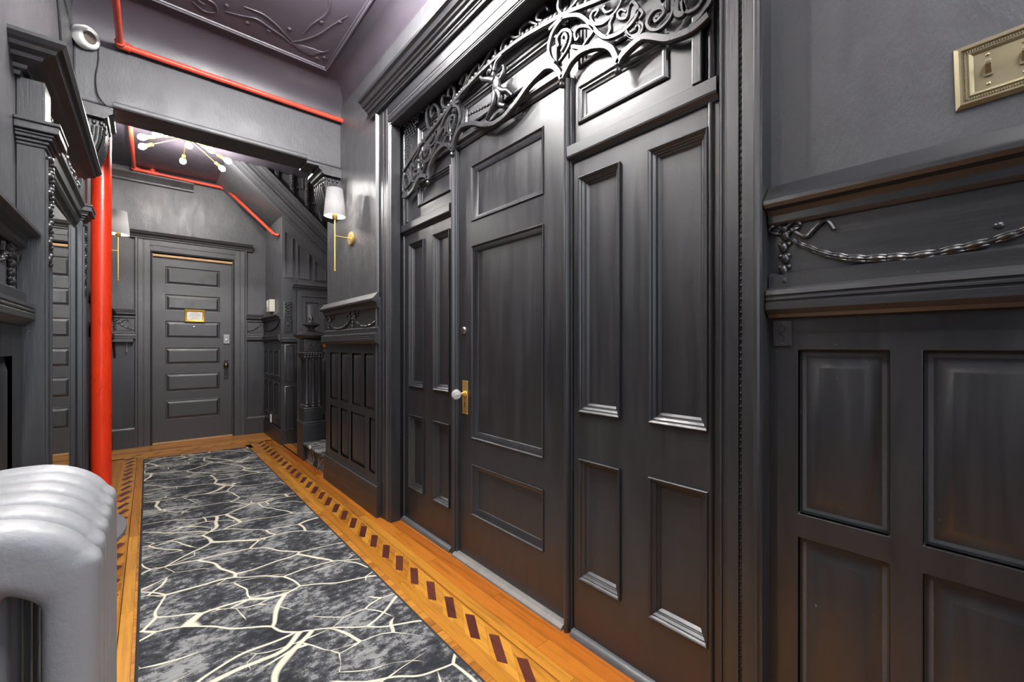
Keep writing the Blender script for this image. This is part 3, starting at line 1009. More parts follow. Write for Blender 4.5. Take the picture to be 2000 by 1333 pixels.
# field over the door
o = MB().plate(right(1.335), (1.19, 2.03, 2.30, 2.72), [(1.24, 1.98, 2.385, 2.535)], -.05, 0).build('overdoor', 'wood_black_h', t1, None, .002)
MB().rings(right(1.335), (1.24, 1.98, 2.385, 2.535), [(0, 0), (0, .010), (.006, .014), (.012, .006), (.018, .006), (.022, -.002), (.030, -.006), (.034, -.012)]).build('panel', 'wood_black_h', o, 40)
run_y(MB(), [(-.04, 0), (.006, 0), (.014, .012), (.016, .022), (.030, .030), (.030, .042), (-.04, .046)], 1.335, 1.19, 2.03, 2.292).build('head_mould', 'wood_black_h', t1)
run_y(MB(), [(-.04, 0), (.006, 0), (.012, .010), (.008, .016), (.014, .024), (.010, .030), (.018, .040), (-.04, .040)], 1.335, 1.19, 2.03, 2.56).build('reeded_mould', 'wood_black_h', t1)
# slender mullions either side of the door
MP_ = [(-.05, -.05), (-.05, .006), (-.044, .012), (-.038, .012), (-.034, .004), (-.030, .004), (-.024, .018), (-.014, .026), (0, .029), (.014, .026), (.024, .018), (.030, .004), (.034, .004), (.038, .012), (.044, .012), (.05, .006), (.05, -.05)]
for y in (2.037, 1.177):
    sc_ = .48
    MB().sweep([(a * sc_ * 1.9 if abs(a) < .031 else a * sc_ * 1.9, b) for a, b in [(a * .5, b) for a, b in MP_]], (1.325, y, 0), (1.325, y, 2.284), (0, 1, 0), (-1, 0, 0)).build('mullion', 'wood_black', t1, 30)
# quarter rounds and saddle
QR = [(0, 0), (.026, 0), (.0255, .008), (.022, .016), (.016, .022), (.008, .0255), (0, .026)]
for (y0, y1) in ((.60, 1.150), (2.062, 2.665)):
    run_y(MB(), QR, 1.322, y0, y1, 0).build('quarter_round', 'quarter', t1, 40)
run_y(MB(), [(-.06, 0), (.040, 0), (.040, .010), (.022, .020), (-.06, .022)], 1.332, 1.195, 2.025, 0).build('threshold', 'saddle', t1)

# entry door
door1 = struct('door_1', 'tall black three panel entry door with glass knob and brass plate')
mD = right(1.335)
hol = [(1.337, 1.894, 1.860, 2.163), (1.337, 1.894, .679, 1.728), (1.337, 1.894, .262, .540)]
MB().plate(mD, (1.205, 2.012, .022, 2.292), hol, -.045, 0).build('leaf', 'wood_black', door1, None, .002)
for p in hol:
    MB().rings(mD, p, [(0, 0), (0, .004), (.003, .006), (.006, .004), (.008, -.002), (.012, -.003), (.028, -.016), (.031, -.017), (.036, -.023)]).build('panel', 'wood_black', door1, 40)
kn = MB().mbox(mD, 1.926, 1.977, .804, .989, 0, .004).build('lock_plate', 'brass', door1, None, .0015)
pl = MB()
for a, b in ((1.930, .985), (1.973, .985), (1.930, .808), (1.973, .808)):
    pl.ball(mD(a, b, .004), (.002, .003, .003), 8, 5)
pl.build('screw', 'brass', kn, 60)
MB().prism(mD, [(1.9480, .845), (1.9550, .845), (1.9540, .858), (1.9560, .864), (1.9515, .869), (1.9470, .864), (1.9490, .858)], .004, .0046).build('keyhole', 'iron', kn)
kx, ky, kz = 1.335, 1.952, .917
MB().lathe([(.014, -.004), (.016, -.010), (.010, -.014), (.008, -.034), (.012, -.038)], (kx, ky, kz), 16, 'X').build('knob_shank', 'brass', door1, 40)
MB().lathe([(.012, -.038), (.024, -.046), (.0285, -.058), (.026, -.072), (.018, -.080), (.008, -.083)], (kx, ky, kz), 8, 'X').build('glass_knob', 'glass', door1)
o = MB().lathe([(.0215, 0), (.0215, -.004), (.017, -.009), (.008, -.010)], (1.335, 1.966, 1.269), 20, 'X').build('lock_cylinder', 'nickel', door1, 40)
MB().mbox(mD, 1.9635, 1.9675, 1.260, 1.278, .0095, .0106).build('key_slot', 'iron', o)

# ------------------------------------------------------------------ carved fretwork over the entry
fret = thing('carved_fretwork', 'black scrolled fretwork screen hanging across the top of the entry surround', 'fretwork')
mF = right(1.302)
FC = 1.605
RIM = [(0, 2.281), (.045, 2.283), (.13, 2.312), (.21, 2.352), (.283, 2.373), (.325, 2.378), (.37, 2.358), (.40, 2.322), (.418, 2.285)]
RIM2 = [(.418, 2.285), (.433, 2.303), (.466, 2.331), (.514, 2.343), (.572, 2.333), (.626, 2.309), (.661, 2.280), (.681, 2.243), (.691, 2.207)]
RIM3 = [(.691, 2.207), (.704, 2.222), (.736, 2.237), (.79, 2.247), (.83, 2.227), (.88, 2.194), (.917, 2.182), (.952, 2.175), (.985, 2.176), (1.02, 2.188)]
RAIL = [(0, 2.600), (.15, 2.593), (.27, 2.575), (.34, 2.562), (.45, 2.540), (.6, 2.495), (.75, 2.455), (.9, 2.405), (1.02, 2.355)]
TOPR = [(0, 2.690), (.4, 2.690), (1.02, 2.690)]
SCROLLS = [
    ([(.345, 2.526), (.359, 2.532), (.412, 2.536), (.474, 2.513), (.518, 2.483), (.564, 2.426), (.601, 2.372), (.633, 2.337), (.678, 2.318), (.727, 2.315), (.765, 2.331), (.774, 2.36), (.755, 2.393), (.738, 2.388)], .018),
    ([(.424, 2.534), (.368, 2.51), (.341, 2.46), (.35, 2.41), (.377, 2.375)], .017),
    ([(.399, 2.429), (.39, 2.466), (.424, 2.48), (.462, 2.454), (.466, 2.417), (.441, 2.387), (.403, 2.366)], .014),
    ([(.418, 2.452), (.432, 2.462), (.444, 2.440), (.432, 2.415), (.414, 2.400)], .014),
    ([(.518, 2.350), (.549, 2.372), (.579, 2.391), (.553, 2.423), (.51, 2.445), (.487, 2.434), (.495, 2.402), (.510, 2.408)], .014),
    ([(.47, 2.39), (.50, 2.37), (.53, 2.355)], .016),
    ([(.588, 2.440), (.605, 2.455), (.579, 2.464), (.568, 2.447), (.586, 2.413), (.626, 2.393), (.664, 2.396), (.691, 2.408), (.720, 2.44), (.75, 2.448)], .013),
    ([(.637, 2.452), (.626, 2.448), (.64, 2.425), (.671, 2.415)], .012),
    ([(.64, 2.335), (.657, 2.349), (.657, 2.375), (.674, 2.392)], .014),
    ([(.727, 2.375), (.707, 2.395), (.691, 2.388), (.701, 2.366), (.727, 2.353), (.736, 2.375), (.743, 2.393)], .011),
    ([(.727, 2.307), (.743, 2.279), (.771, 2.269), (.783, 2.283), (.771, 2.311)], .012),
    ([(.856, 2.283), (.839, 2.286), (.845, 2.272), (.871, 2.283), (.866, 2.304), (.839, 2.314), (.815, 2.302), (.81, 2.28), (.828, 2.253), (.856, 2.241), (.886, 2.249), (.903, 2.271), (.905, 2.32), (.88, 2.37)], .013),
    ([(.764, 2.296), (.78, 2.304), (.794, 2.289), (.786, 2.267), (.758, 2.263), (.736, 2.283), (.724, 2.304)], .011),
    ([(.78, 2.318), (.794, 2.329), (.78, 2.349), (.756, 2.34), (.721, 2.321)], .011),
    ([(1.024, 2.30), (1.024, 2.232), (1.009, 2.215), (.987, 2.198), (.961, 2.188)], .016),
    ([(.935, 2.285), (.938, 2.267), (.943, 2.253), (.934, 2.243), (.918, 2.254), (.915, 2.277), (.925, 2.31), (.955, 2.35)], .022),
    ([(1.015, 2.33), (1.018, 2.281), (.989, 2.237), (.950, 2.241), (.944, 2.29), (.972, 2.325), (.998, 2.306)], .013),
    ([(.79, 2.43), (.83, 2.40), (.87, 2.386), (.885, 2.35), (.86, 2.33)], .013),
    ([(.301, 2.593), (.269, 2.616), (.275, 2.644), (.319, 2.642), (.338, 2.615)], .013),
    ([(.415, 2.556), (.395, 2.592), (.41, 2.64), (.45, 2.65), (.46, 2.61), (.44, 2.60)], .014),
    ([(.454, 2.545), (.50, 2.56), (.53, 2.60), (.515, 2.64), (.49, 2.62)], .014),
    ([(.161, 2.605), (.161, 2.637), (.209, 2.640), (.275, 2.590)], .013),
    ([(.02, 2.612), (.03, 2.645), (.07, 2.655), (.12, 2.62), (.161, 2.605)], .013),
    ([(.56, 2.52), (.57, 2.58), (.62, 2.63), (.66, 2.60), (.64, 2.56), (.61, 2.58)], .014),
    ([(.66, 2.49), (.70, 2.54), (.71, 2.62), (.67, 2.65)], .013),
]
def sawn(nm, pts, w, o0=0.0, o1=.014, n=6, taper=True):
    for sg in (-1, 1):
        P = catmull([(FC + sg * u, z, 0) for u, z in pts], n)
        L = len(P)
        ws = [w * (1 if not taper else (.55 + .45 * math.sin(PI * min(1, .12 + i / (L - 1) * .88)))) for i in range(L)]
        MB().ribbon(mF, [(p.x, p.y) for p in P], ws, o0, o1).build(nm, 'carve', fret, 40)
for seg in (RIM, RIM2, RIM3):
    sawn('rim', seg, .026, -.004, .018, 6, False)
sawn('arched_rail', RAIL, .020, -.002, .014, 6, False)
sawn('top_rail', TOPR, .020, -.002, .010, 4, False)
for pts, w in SCROLLS:
    sawn('scroll', pts, w)
# leaf edging on the arched rail
for sg in (-1, 1):
    lf = MB()
    P = catmull([(FC + sg * u, z, 0) for u, z in RAIL], 8)
    for i in range(3, len(P) - 2, 2):
        p = P[i]
        lf.ball(mF(p.x, p.y + .020, .005), (.006, .014, .012), 7, 5)
    lf.build('leaf_edging', 'carve', fret, 60)
    # hung chains in the spandrel
    ch = MB()
    for k in range(7):
        u0 = 1.0 - k * .028
        zt = 2.675
        zb = 2.40 + k * .030
        m = int((zt - zb) / .020)
        for j in range(m):
            ch.ball(mF(FC + sg * (u0 + .005 * math.sin(j * 2.3 + k)), zt - j * .020, .004), (.005, .008, .009), 6, 5)
    for k in range(10):
        ch.ball(mF(FC + sg * (1.0 - k * .030), 2.655 + .010 * math.sin(k * 2.1), .006), (.006, .013, .009), 6, 5)
    ch.build('hung_chain', 'carve', fret, 60)
    # lattice behind the figure
    sw = MB()
    for k in range(9 if sg > 0 else 0):
        u = .06 + k * .024
        c_ = catmull([(FC + sg * u, 2.40 + k * .003, 0), (FC + sg * (u + .012), 2.392 + k * .003, 0), (FC + sg * (u + .024), 2.403 + k * .003, 0)], 3)
        sw.tube([mF(p.x, p.y, .004) for p in c_], .005, 6)
    if sg > 0:
        sw.build('swag', 'carve', fret, 60)
    # turned finials under the cusps
    for u, z in ((.418, 2.285), (.691, 2.207)):
        MB().lathe([(.004, .010), (.012, .004), (.012, -.002), (.006, -.006), (.012, -.014), (.014, -.022), (.010, -.031), (.002, -.035)], mF(FC + sg * u, z - .004, .008), 14).build('finial', 'carve', fret, 60)
# heraldic figure with shield in the middle
fg = MB()
def limb(pts, r):
    q = catmull([mF(FC + u, z, o) for u, z, o in pts], 5)
    n = len(q)
    fg.tube(q, [1.55 * r * (1.15 - .55 * i / (n - 1)) for i in range(n)], 8)
fg.ball(mF(FC + .010, 2.455, .016), (.012, .026, .050), 12, 9)
fg.ball(mF(FC + .028, 2.515, .018), (.012, .016, .022), 10, 8)
limb([(.03, 2.53, .018), (.055, 2.545, .020), (.075, 2.535, .02)], .010)
limb([(.02, 2.48, .018), (.07, 2.51, .022), (.11, 2.53, .02), (.138, 2.556, .016)], .010)
limb([(-.01, 2.43, .018), (-.045, 2.40, .022), (-.08, 2.385, .02), (-.112, 2.352, .016)], .010)
limb([(.012, 2.42, .016), (.018, 2.37, .020), (.045, 2.345, .02), (.086, 2.318, .016)], .012)
limb([(-.005, 2.42, .016), (-.03, 2.38, .020), (-.025, 2.345, .02), (-.058, 2.325, .016)], .012)
limb([(.02, 2.53, .018), (.005, 2.56, .020), (-.015, 2.572, .018), (-.035, 2.580, .016)], .007)
limb([(.036, 2.53, .018), (.040, 2.56, .020), (.055, 2.578, .016)], .007)
limb([(.005, 2.56, .018), (.012, 2.58, .016)], .005)
limb([(-.02, 2.46, .018), (-.05, 2.48, .02), (-.055, 2.51, .018), (-.04, 2.525, .016)], .008)
fg.build('figure', 'carve', fret, 70)
sh = MB()
sh.ball(mF(FC - .006, 2.446, .026), (.012, .030, .042), 14, 9)
sh.build('shield', 'carve', fret, 60)
MB().tube(catmull([mF(FC - .006 + .022 * math.cos(t), 2.446 + .031 * math.sin(t), .033) for t in [2 * PI * k / 14 for k in range(15)]], 2), .0022, 6).build('shield_rim', 'carve', fret, 60)

# ------------------------------------------------------------------ far door
t2 = struct('trim_2', 'grey black moulded casing with projecting cornice round the six panel door')
def casing_far(x_in, x_out, sgn, nm):
    w = abs(x_out - x_in)
    prof = [(0, -.05), (0, .006), (.008, .012), (.014, .006), (.020, .012), (w * .5 - .006, .014), (w * .5 - .004, .008), (w * .5 + .004, .008), (w * .5 + .006, .016), (w - .030, .018), (w - .024, .030), (w - .006, .030), (w, .022), (w, -.05)]
    return MB().sweep(prof, (x_in, YB, 0), (x_in, YB, 2.455), (sgn, 0, 0), (0, -1, 0)).build(nm, 'satin_lit', t2)
casing_far(.028, -.129, -1, 'casing')
casing_far(.835, .995, 1, 'casing')
run_x(MB(), [(-.05, 0), (.006, 0), (.012, .008), (.006, .014), (.012, .020), (.014, .07), (.008, .072), (.008, .080), (.016, .082), (.018, .15), (-.05, .15)], .0, .87, YB, 2.305).build('head_casing', 'satin_lit', t2)
run_x(MB(), [(-.02, 0), (.032, 0), (.034, .016), (.046, .022), (.050, .036), (.072, .052), (.080, .070), (.086, .082), (-.02, .088)], -.165, 1.055, YB, 2.452).build('cornice', 'satin_lit', t2)
MB().box(.028, .835, YB - .012, YB + .12, 0, .018).build('saddle', 'saddle_wood', t2, None, .004)
door2 = struct('door_2', 'dark six panel door with gilt framed notice at the end of the hall')
m2 = back(YB + .03)
hol = [(.150, .697, 1.94, 2.155), (.150, .697, 1.622, 1.815), (.150, .697, 1.279, 1.490), (.150, .697, .955, 1.162), (.150, .697, .622, .845), (.150, .697, .284, .515)]
MB().plate(m2, (.034, .828, .020, 2.262), hol, -.045, 0).build('leaf', 'satin_lit', door2, None, .002)
for p in hol:
    MB().rings(m2, p, [(0, 0), (.006, -.011), (.012, -.011), (.036, .001), (.037, .001)]).build('panel', 'satin_lit', door2)
MB().box(.022, .034, YB - .0, YB + .09, 0, 2.28).build('door_stop', 'satin_lit', t2)
MB().box(.828, .840, YB - .0, YB + .09, 0, 2.28).build('door_stop', 'satin_lit', t2)
MB().box(.022, .84, YB + .0, YB + .09, 2.264, 2.31).build('head_stop', 'saddle_wood', t2)
MB().lathe([(.013, 0), (.013, -.004), (.008, -.006)], (.428, YB + .03, 1.425), 16, 'Y').build('peephole', 'nickel', door2, 40)
o = MB().mbox(m2, .732, .805, 1.212, 1.335, 0, .026).build('deadbolt', 'grey', door2, None, .008)
MB().lathe([(.012, -.026), (.012, -.034), (.004, -.035)], (.768, YB + .03, 1.265), 14, 'Y').build('turn', 'nickel', o, 40)
MB().mbox(m2, .742, .792, .745, 1.0, 0, .004).build('lock_plate', 'iron', door2, None, .001)
MB().lathe([(.010, -.004), (.010, -.022), (.024, -.030), (.030, -.046), (.024, -.060), (.008, -.066)], (.762, YB + .03, .935), 18, 'Y').build('knob', 'bronze', door2, 60)
MB().lathe([(.008, -.004), (.008, -.009), (.003, -.010)], (.762, YB + .03, .78), 12, 'Y').build('keyhole', 'bronze', door2, 60)
# gilt notice
notice = thing('framed_notice', 'small gilt framed paper notice fixed on the end door', 'frame')
MB().rings(m2, (.333, .539, 1.487, 1.640), [(0, 0), (0, .012), (.008, .018), (.020, .014), (.026, .006)], False).build('frame', 'gold', notice, 40)
pp = MB().mbox(m2, .355, .517, 1.509, 1.618, .002, .006).build('paper', 'paper', notice)
for z0, a, b in ((1.600, .40, .47), (1.586, .375, .50), (1.572, .385, .49), (1.558, .38, .495), (1.540, .41, .465), (1.526, .39, .485)):
    MB().mbox(m2, a, b, z0, z0 + .004, .006, .0064).build('text_line', 'ink', pp)

# coat shelf by the door
shelf = thing('hook_shelf', 'small black bracket shelf with a hook left of the end door', 'shelf')
MB().box(XL + .02, -.135, YB - .15, YB - .03, 1.225, 1.262).build('board', 'wood_black_h', shelf, None, .006)
MB().tube(catmull([(-.30, YB - .02, 1.05), (-.30, YB - .05, 1.13), (-.30, YB - .12, 1.22)], 6), .010, 8).build('bracket', 'wood_black', shelf, 60)
MB().tube(catmull([(-.195, YB - .10, 1.225), (-.195, YB - .10, 1.12), (-.195, YB - .115, 1.10), (-.195, YB - .13, 1.115)], 6), .0035, 6).build('hook', 'nickel', shelf, 60)

# ------------------------------------------------------------------ stair hall
stair_wall = struct('wall_stair', 'panelled black wall under the upper flight of the stair')
mW = back(5.66)
def zl(x): return 2.79 - .90 * (x - 1.185)        # underside of the upper flight
MB().prism(mW, [(1.215, 0), (2.9, 0), (2.9, 1.6), (1.6, 2.4), (1.215, 2.75)], -.12, 0).build('panelling', 'plaster', stair_wall)  # lighter plaster paint on this stair woodwork stands in for light in the stairwell
# upper stringer with mouldings
def band(lo, hi, o0, o1, nm, x0=.62, x1=2.6):
    return MB().prism(mW, [(x0, zl(x0) + lo), (x1, zl(x1) + lo), (x1, zl(x1) + hi), (x0, zl(x0) + hi)], o0, o1).build(nm, 'plaster', stair_wall)
band(-.01, .34, -.10, .030, 'stringer')
for lo, hi, o1 in ((-.012, .018, .045), (.030, .045, .038), (.085, .10, .040), (.108, .150, .052), (.20, .215, .040), (.285, .31, .05), (.315, .345, .062)):
    band(lo, hi, .03, o1, 'moulding')
MB().prism(mW, [(x, z) for x, z in ((.62, zl(.62) + .34), (2.6, zl(2.6) + .34), (2.6, zl(2.6) + 1.3), (.62, zl(.62) + 1.3))], -.06, -.02).build('balustrade_panel', 'plaster', stair_wall)
for k in range(6):
    x = .98 + k * .17
    z0 = zl(x) + .36
    o = MB().mbox(mW, x - .022, x + .022, z0, z0 + .55, -.02, .02).build('baluster', 'plaster', stair_wall, None, .003)
    dr = MB()
    for j in range(8):
        dr.ball(mW(x, z0 + .10 + j * .032, .020), (.014, .012, .016), 8, 6)
    dr.ball(mW(x, z0 + .06, .020), (.010, .010, .022), 8, 6)
    dr.build('turned_drop', 'carve', o, 60)
    MB().rings(mW, (x + .035, x + .135, z0 + .10, z0 + .5), [(0, -.02), (0, .0), (.012, .0), (.02, -.012)], True).build('panel', 'plaster', stair_wall)
# slanted panels under the stringer
def slant(x0, x1, zb):
    f = lambda x: zl(x) - .055 - .085 * 0 - .10
    outer = [(x0, zb), (x1, zb), (x1, f(x1)), (x0, f(x0))]
    i = .016
    inner = [(x0 + i, zb + i), (x1 - i, zb + i), (x1 - i, f(x1 - i) - i), (x0 + i, f(x0 + i) - i)]
    vs = [mW(a, b, 0) for a, b in outer] + [mW(a, b, .014) for a, b in outer] + [mW(a, b, .014) for a, b in inner] + [mW(a, b, .003) for a, b in inner]
    fs = []
    for k in range(3):
        for j in range(4):
            a, b = k * 4 + j, k * 4 + (j + 1) % 4
            fs.append((a, b, b + 4, a + 4))
    fs.append((12, 13, 14, 15))
    MB().add(vs, fs).build('panel', 'plaster', stair_wall, 30)
for a, b in ((1.228, 1.330), (1.372, 1.518), (1.570, 1.724), (1.77, 1.92)):
    slant(a, b, 2.015)
# pilaster at the corner
pil = MB().mbox(mW, 1.196, 1.372, 0, 2.0, 0, .014).build('pilaster', 'wood_black', stair_wall, None, .003)
MB().rings(back(5.646), (1.226, 1.322, 1.35, 1.72), [(0, 0), (0, .006), (.008, .008), (.014, .001)]).build('panel', 'wood_black', pil, 40)
cv_ = MB()
mp5 = back(5.642)
for j in range(9):
    z = 1.68 - j * .036
    k = 1 - .045 * j
    cv_.ball(mp5(1.274, z, .004), (.012 * k, .010, .015 * k), 8, 6)
    for sg in (-1, 1):
        cv_.ball(mp5(1.274 + sg * .024 * k * (1 if j % 2 == 0 else .6), z + .012, .004), (.013 * k, .009, .010 * k), 8, 6)
cv_.build('carved_drop', 'carve', pil, 60)
run_x(MB(), CHAIR_RAIL, 1.196, 1.372, 5.646, 1.235).build('capital_band', 'wood_black_h', pil)
MB().rings(back(5.646), (1.236, 1.346, .754, 1.20), [(0, 0), (0, .008), (.008, .012), (.014, .002), (.02, -.004)]).build('panel', 'wood_black', pil, 40)
MB().rings(back(5.646), (1.236, 1.346, .165, .70), [(0, 0), (0, .008), (.008, .012), (.014, .002), (.02, -.004)]).build('panel', 'wood_black', pil, 40)
# closet door under the upper flight
t5 = struct('trim_5', 'black cornice and casing of the closet door under the stair')
run_x(MB(), [(0, 0), (.02, 0), (.03, .02), (.05, .035), (.055, .05), (.07, .06), (.07, .07), (0, .074)], 1.315, 2.35, 5.66, 1.872).build('cornice', 'plaster', t5)
MB().mbox(mW, 1.375, 1.43, 0, 1.872, 0, .022).build('casing', 'plaster', t5, None, .003)
MB().mbox(mW, 1.375, 2.3, 1.795, 1.872, 0, .020).build('head_casing', 'plaster', t5, None, .003)
door3 = struct('door_3', 'black panelled closet door behind the newel post')
m3 = back(5.66)
hol = [(1.474, 1.625, 1.12, 1.728), (1.70, 1.86, 1.12, 1.728), (1.474, 1.625, .25, 1.0), (1.70, 1.86, .25, 1.0)]
MB().plate(m3, (1.432, 1.93, .01, 1.79), hol, .002, .016).build('leaf', 'plaster', door3, None, .002)
for p in hol:
    MB().rings(back(5.644), p, RAISED).build('panel', 'plaster', door3, 35)
MB().lathe([(.008, 0), (.008, -.02), (.020, -.028), (.024, -.042), (.016, -.054), (.004, -.057)], (1.452, 5.644, 1.085), 16, 'Y').build('knob', 'bronze', door3, 60)

# soffit of the upper flight
sof = tag(MB().prism(back(YB), [(.64, zl(.64)), (1.215, zl(1.215)), (1.215, zl(1.215) + .12), (.64, zl(.64) + .12)], 0, .98).build('ceiling_slope', 'plaster', None), 'sloping plaster underside of the upper stair above the end door', kind='structure')
# far side of the stair well
wall_well = tag(MB().box(2.9, 3.0, 3.9, 5.8, 0, CEIL).build('wall_well', 'plaster', None), 'black wall at the top of the lower flight behind the hall wall', kind='structure')
wall_well2 = tag(MB().box(1.42, 3.0, 3.80, 3.96, 0, CEIL).build('wall_stairside', 'plaster', None), 'black wall on the near side of the lower flight', kind='structure')

# lower flight
lower = thing('staircase', 'lower flight of carpeted stairs rising right behind the newel post', 'stairs')
for k in range(6):
    x0, z0 = 1.235 + k * .26, k * .188
    st = MB()
    st.box(x0, x0 + .30, 3.97, 4.70, 0 if k == 0 else z0 - .02, z0 + .155)
    st.build('riser', 'rug', lower)
    tr = [(0, 0), (0, .032), (-.006, .036), (-.030, .036), (-.040, .030), (-.044, .020), (-.040, .008), (-.030, 0)]
    q = [(x0 + .30, z0 + .155), (x0 + .30, z0 + .191)] + [(x0 + a, z0 + .155 + b) for a, b in ((0, .036), (-.022, .036), (-.034, .030), (-.038, .019), (-.034, .008), (-.022, 0))]
    tb = MB()
    n = len(q)
    vs = [(a, 3.97, b) for a, b in q] + [(a, 4.70, b) for a, b in q]
    fs = [(i, (i + 1) % n, n + (i + 1) % n, n + i) for i in range(n)] + [tuple(range(n))[::-1], tuple(range(n, 2 * n))]
    tb.add(vs, fs).build('tread', 'rug', lower, 40)
MB().prism(back(4.84), [(1.436, .0), (1.436, .445), (1.46, .46), (2.8, 1.44), (2.8, .9), (1.6, 0)], 0, .08).build('stringer', 'wood_black_h', lower, None, .004)
for k in range(9):
    x = 1.50 + k * .13
    MB().lathe([(.018, 0), (.018, .10), (.012, .12), (.020, .2), (.010, .34), (.014, .52), (.018, .54), (.018, .66)], (x, 4.80, .46 + (x - 1.46) * .73), 10).build('baluster', 'wood_black', lower, 40)
MB().tube([(1.418, 4.80, 1.177), (1.46, 4.80, 1.195), (2.7, 4.80, 2.10)], [.030, .032, .032], 12).build('handrail', 'rail_wood', lower, 60)

newel = thing('newel_post', 'stout black carved newel post with urn finial at the foot of the stair', 'newel post')
nx, ny = 1.316, 4.83
def nbox(h, z0, z1, nm, bev=.006, mat='wood_black'):
    return MB().box(nx - h, nx + h, ny - h, ny + h, z0, z1).build(nm, mat, newel, None, bev)
nbox(.112, 0, .37, 'base')
nbox(.118, .370, .392, 'base_mould', .008)
nbox(.100, .392, .40, 'base_mould', .003)
nbox(.094, .40, .515, 'plinth')
nbox(.100, .515, .540, 'plinth_mould', .008)
for ix in (-1, 0, 1):
    for iy in (-1, 0, 1):
        if ix == 0 and iy == 0:
            continue
        MB().lathe([(.030, .540), (.034, .552), (.030, .562), (.024, .566), (.030, .578), (.026, .590), (.0235, .60), (.0235, 1.03), (.028, 1.04), (.028, 1.052), (.022, 1.056)], (nx + ix * .062, ny + iy * .062, 0), 14).build('cluster_shaft', 'wood_black', newel, 50)
nbox(.070, .54, 1.06, 'core', .002)
cp_ = MB()
for fx, fy in ((0, -1), (-1, 0), (1, 0), (0, 1)):
    for k in range(7):
        d = (k - 3) * .028
        for j in range(2):
            x = nx + fx * (.088 + .006 * j) + (d if fx == 0 else 0)
            y = ny + fy * (.088 + .006 * j) + (d if fy == 0 else 0)
            cp_.ball((x, y, 1.068 + j * .026), (.014, .014, .018), 8, 6)
cp_.build('leaf_capital', 'carve', newel, 60)
nbox(.086, 1.055, 1.10, 'neck', .004)
nbox(.108, 1.100, 1.122, 'astragal', .009)
blk = nbox(.094, 1.122, 1.255, 'block')
cb = MB()
for fx in (0,):
    mpN = back(ny - .094)
    for (pts) in ([(1.25, 1.15), (1.28, 1.20), (1.31, 1.17), (1.34, 1.225), (1.37, 1.22)], [(1.27, 1.15), (1.30, 1.16), (1.33, 1.19), (1.36, 1.16)], [(1.35, 1.16), (1.37, 1.18), (1.38, 1.21)]):
        q = catmull([(a, b, 0) for a, b in pts], 5)
        cb.tube([mpN(p.x, p.y, .003) for p in q], .006, 6)
    cb.rings(mpN, (1.235, 1.397, 1.135, 1.242), [(0, 0), (0, .004), (.006, .004), (.006, 0)], False)
cb.build('carved_panel', 'carve', blk, 60)
MB().lathe([(.100, 1.255), (.128, 1.262), (.170, 1.290), (.172, 1.300), (.150, 1.306), (.110, 1.330), (.060, 1.340), (.045, 1.352), (.028, 1.362), (.030, 1.372), (.058, 1.392), (.082, 1.404), (.084, 1.416), (.060, 1.424), (.030, 1.440), (.016, 1.450), (.014, 1.458), (.024, 1.468), (.022, 1.486), (.010, 1.508), (.002, 1.516)], (nx, ny, 0), 4 * 6).build('urn_finial', 'carve', newel, 50)

# ------------------------------------------------------------------ pier mirror
pier = thing('pier_mirror', 'tall black carved pier mirror with cornice on the left wall', 'mirror')
PY0, PY1 = 2.19, 3.41
PXF = -.277
def pb(x1, y0, y1, z0, z1, nm, bev=.003, par=None, mat='wood_black'):
    return MB().box(XL, x1, y0, y1, z0, z1).build(nm, mat, par or pier, None, bev)
pb(XL + .012, PY0 + .02, PY1 - .02, .02, 2.09, 'backboard', 0)
for (y0, y1) in ((PY0, PY0 + .115), (PY1 - .115, PY1)):
    p = pb(PXF, y0, y1, .30, 1.885, 'pilaster')
    pb(PXF, y0, y1, 1.96, 2.105, 'upper_block')
    c_ = MB()
    for ov, z0, z1 in ((.006, 1.872, 1.884), (.012, 1.884, 1.896), (.022, 1.896, 1.908), (.026, 1.908, 1.918), (.038, 1.918, 1.944), (.042, 1.944, 1.956), (.020, 1.956, 1.964)):
        c_.box(XL, PXF + ov, y0 - ov, y1 + ov, z0, z1)
    c_.build('capital', 'wood_black_h', pier, None, .003)
    dr = MB()
    yc = (y0 + y1) / 2
    for j in range(13):
        z = 1.85 - j * .030
        k = 1.1 - .035 * j
        dr.ball((PXF + .004, yc + (.010 if j % 2 else -.010), z), (.012 * k, .019 * k, .015), 8, 6)
        dr.ball((PXF + .006, yc, z - .014), (.011 * k, .012 * k, .011), 8, 6)
    dr.build('carved_drop', 'carve', p, 60)
    MB().box(PXF - .004, PXF + .006, y0 + .012, y0 + .022, .40, 1.84).build('fillet', 'wood_black', p)
    MB().box(PXF - .004, PXF + .006, y1 - .022, y1 - .012, .40, 1.84).build('fillet', 'wood_black', p)
gy0, gy1 = PY0 + .105, PY1 - .105
glass = MB().prism(flat(0), [(XL + .014, gy0), (XL + .029, gy0), (XL + .044, gy1), (XL + .014, gy1)], .34, 1.82).build('mirror_glass', 'mirror', pier)
MB().rings(left(XL + .034), (PY0 + .112, PY1 - .112, .33, 1.83), [(0, -.01), (0, .010), (.008, .014), (.016, .008), (.022, .009), (.028, -.008)], False).build('inner_frame', 'wood_black', pier, 30)
run_y(MB(), [(0, 0), (.030, 0), (.034, .012), (.050, .020), (.056, .034), (.056, .050), (.066, .060), (.066, .10), (.080, .118), (.080, .135), (0, .135)], XL, PY0 + .02, PY1 - .02, 1.83, 1).build('architrave', 'wood_black_h', pier)
pb(XL + .045, PY0 + .10, PY1 - .10, 1.96, 2.105, 'frieze')
fr_ = MB()
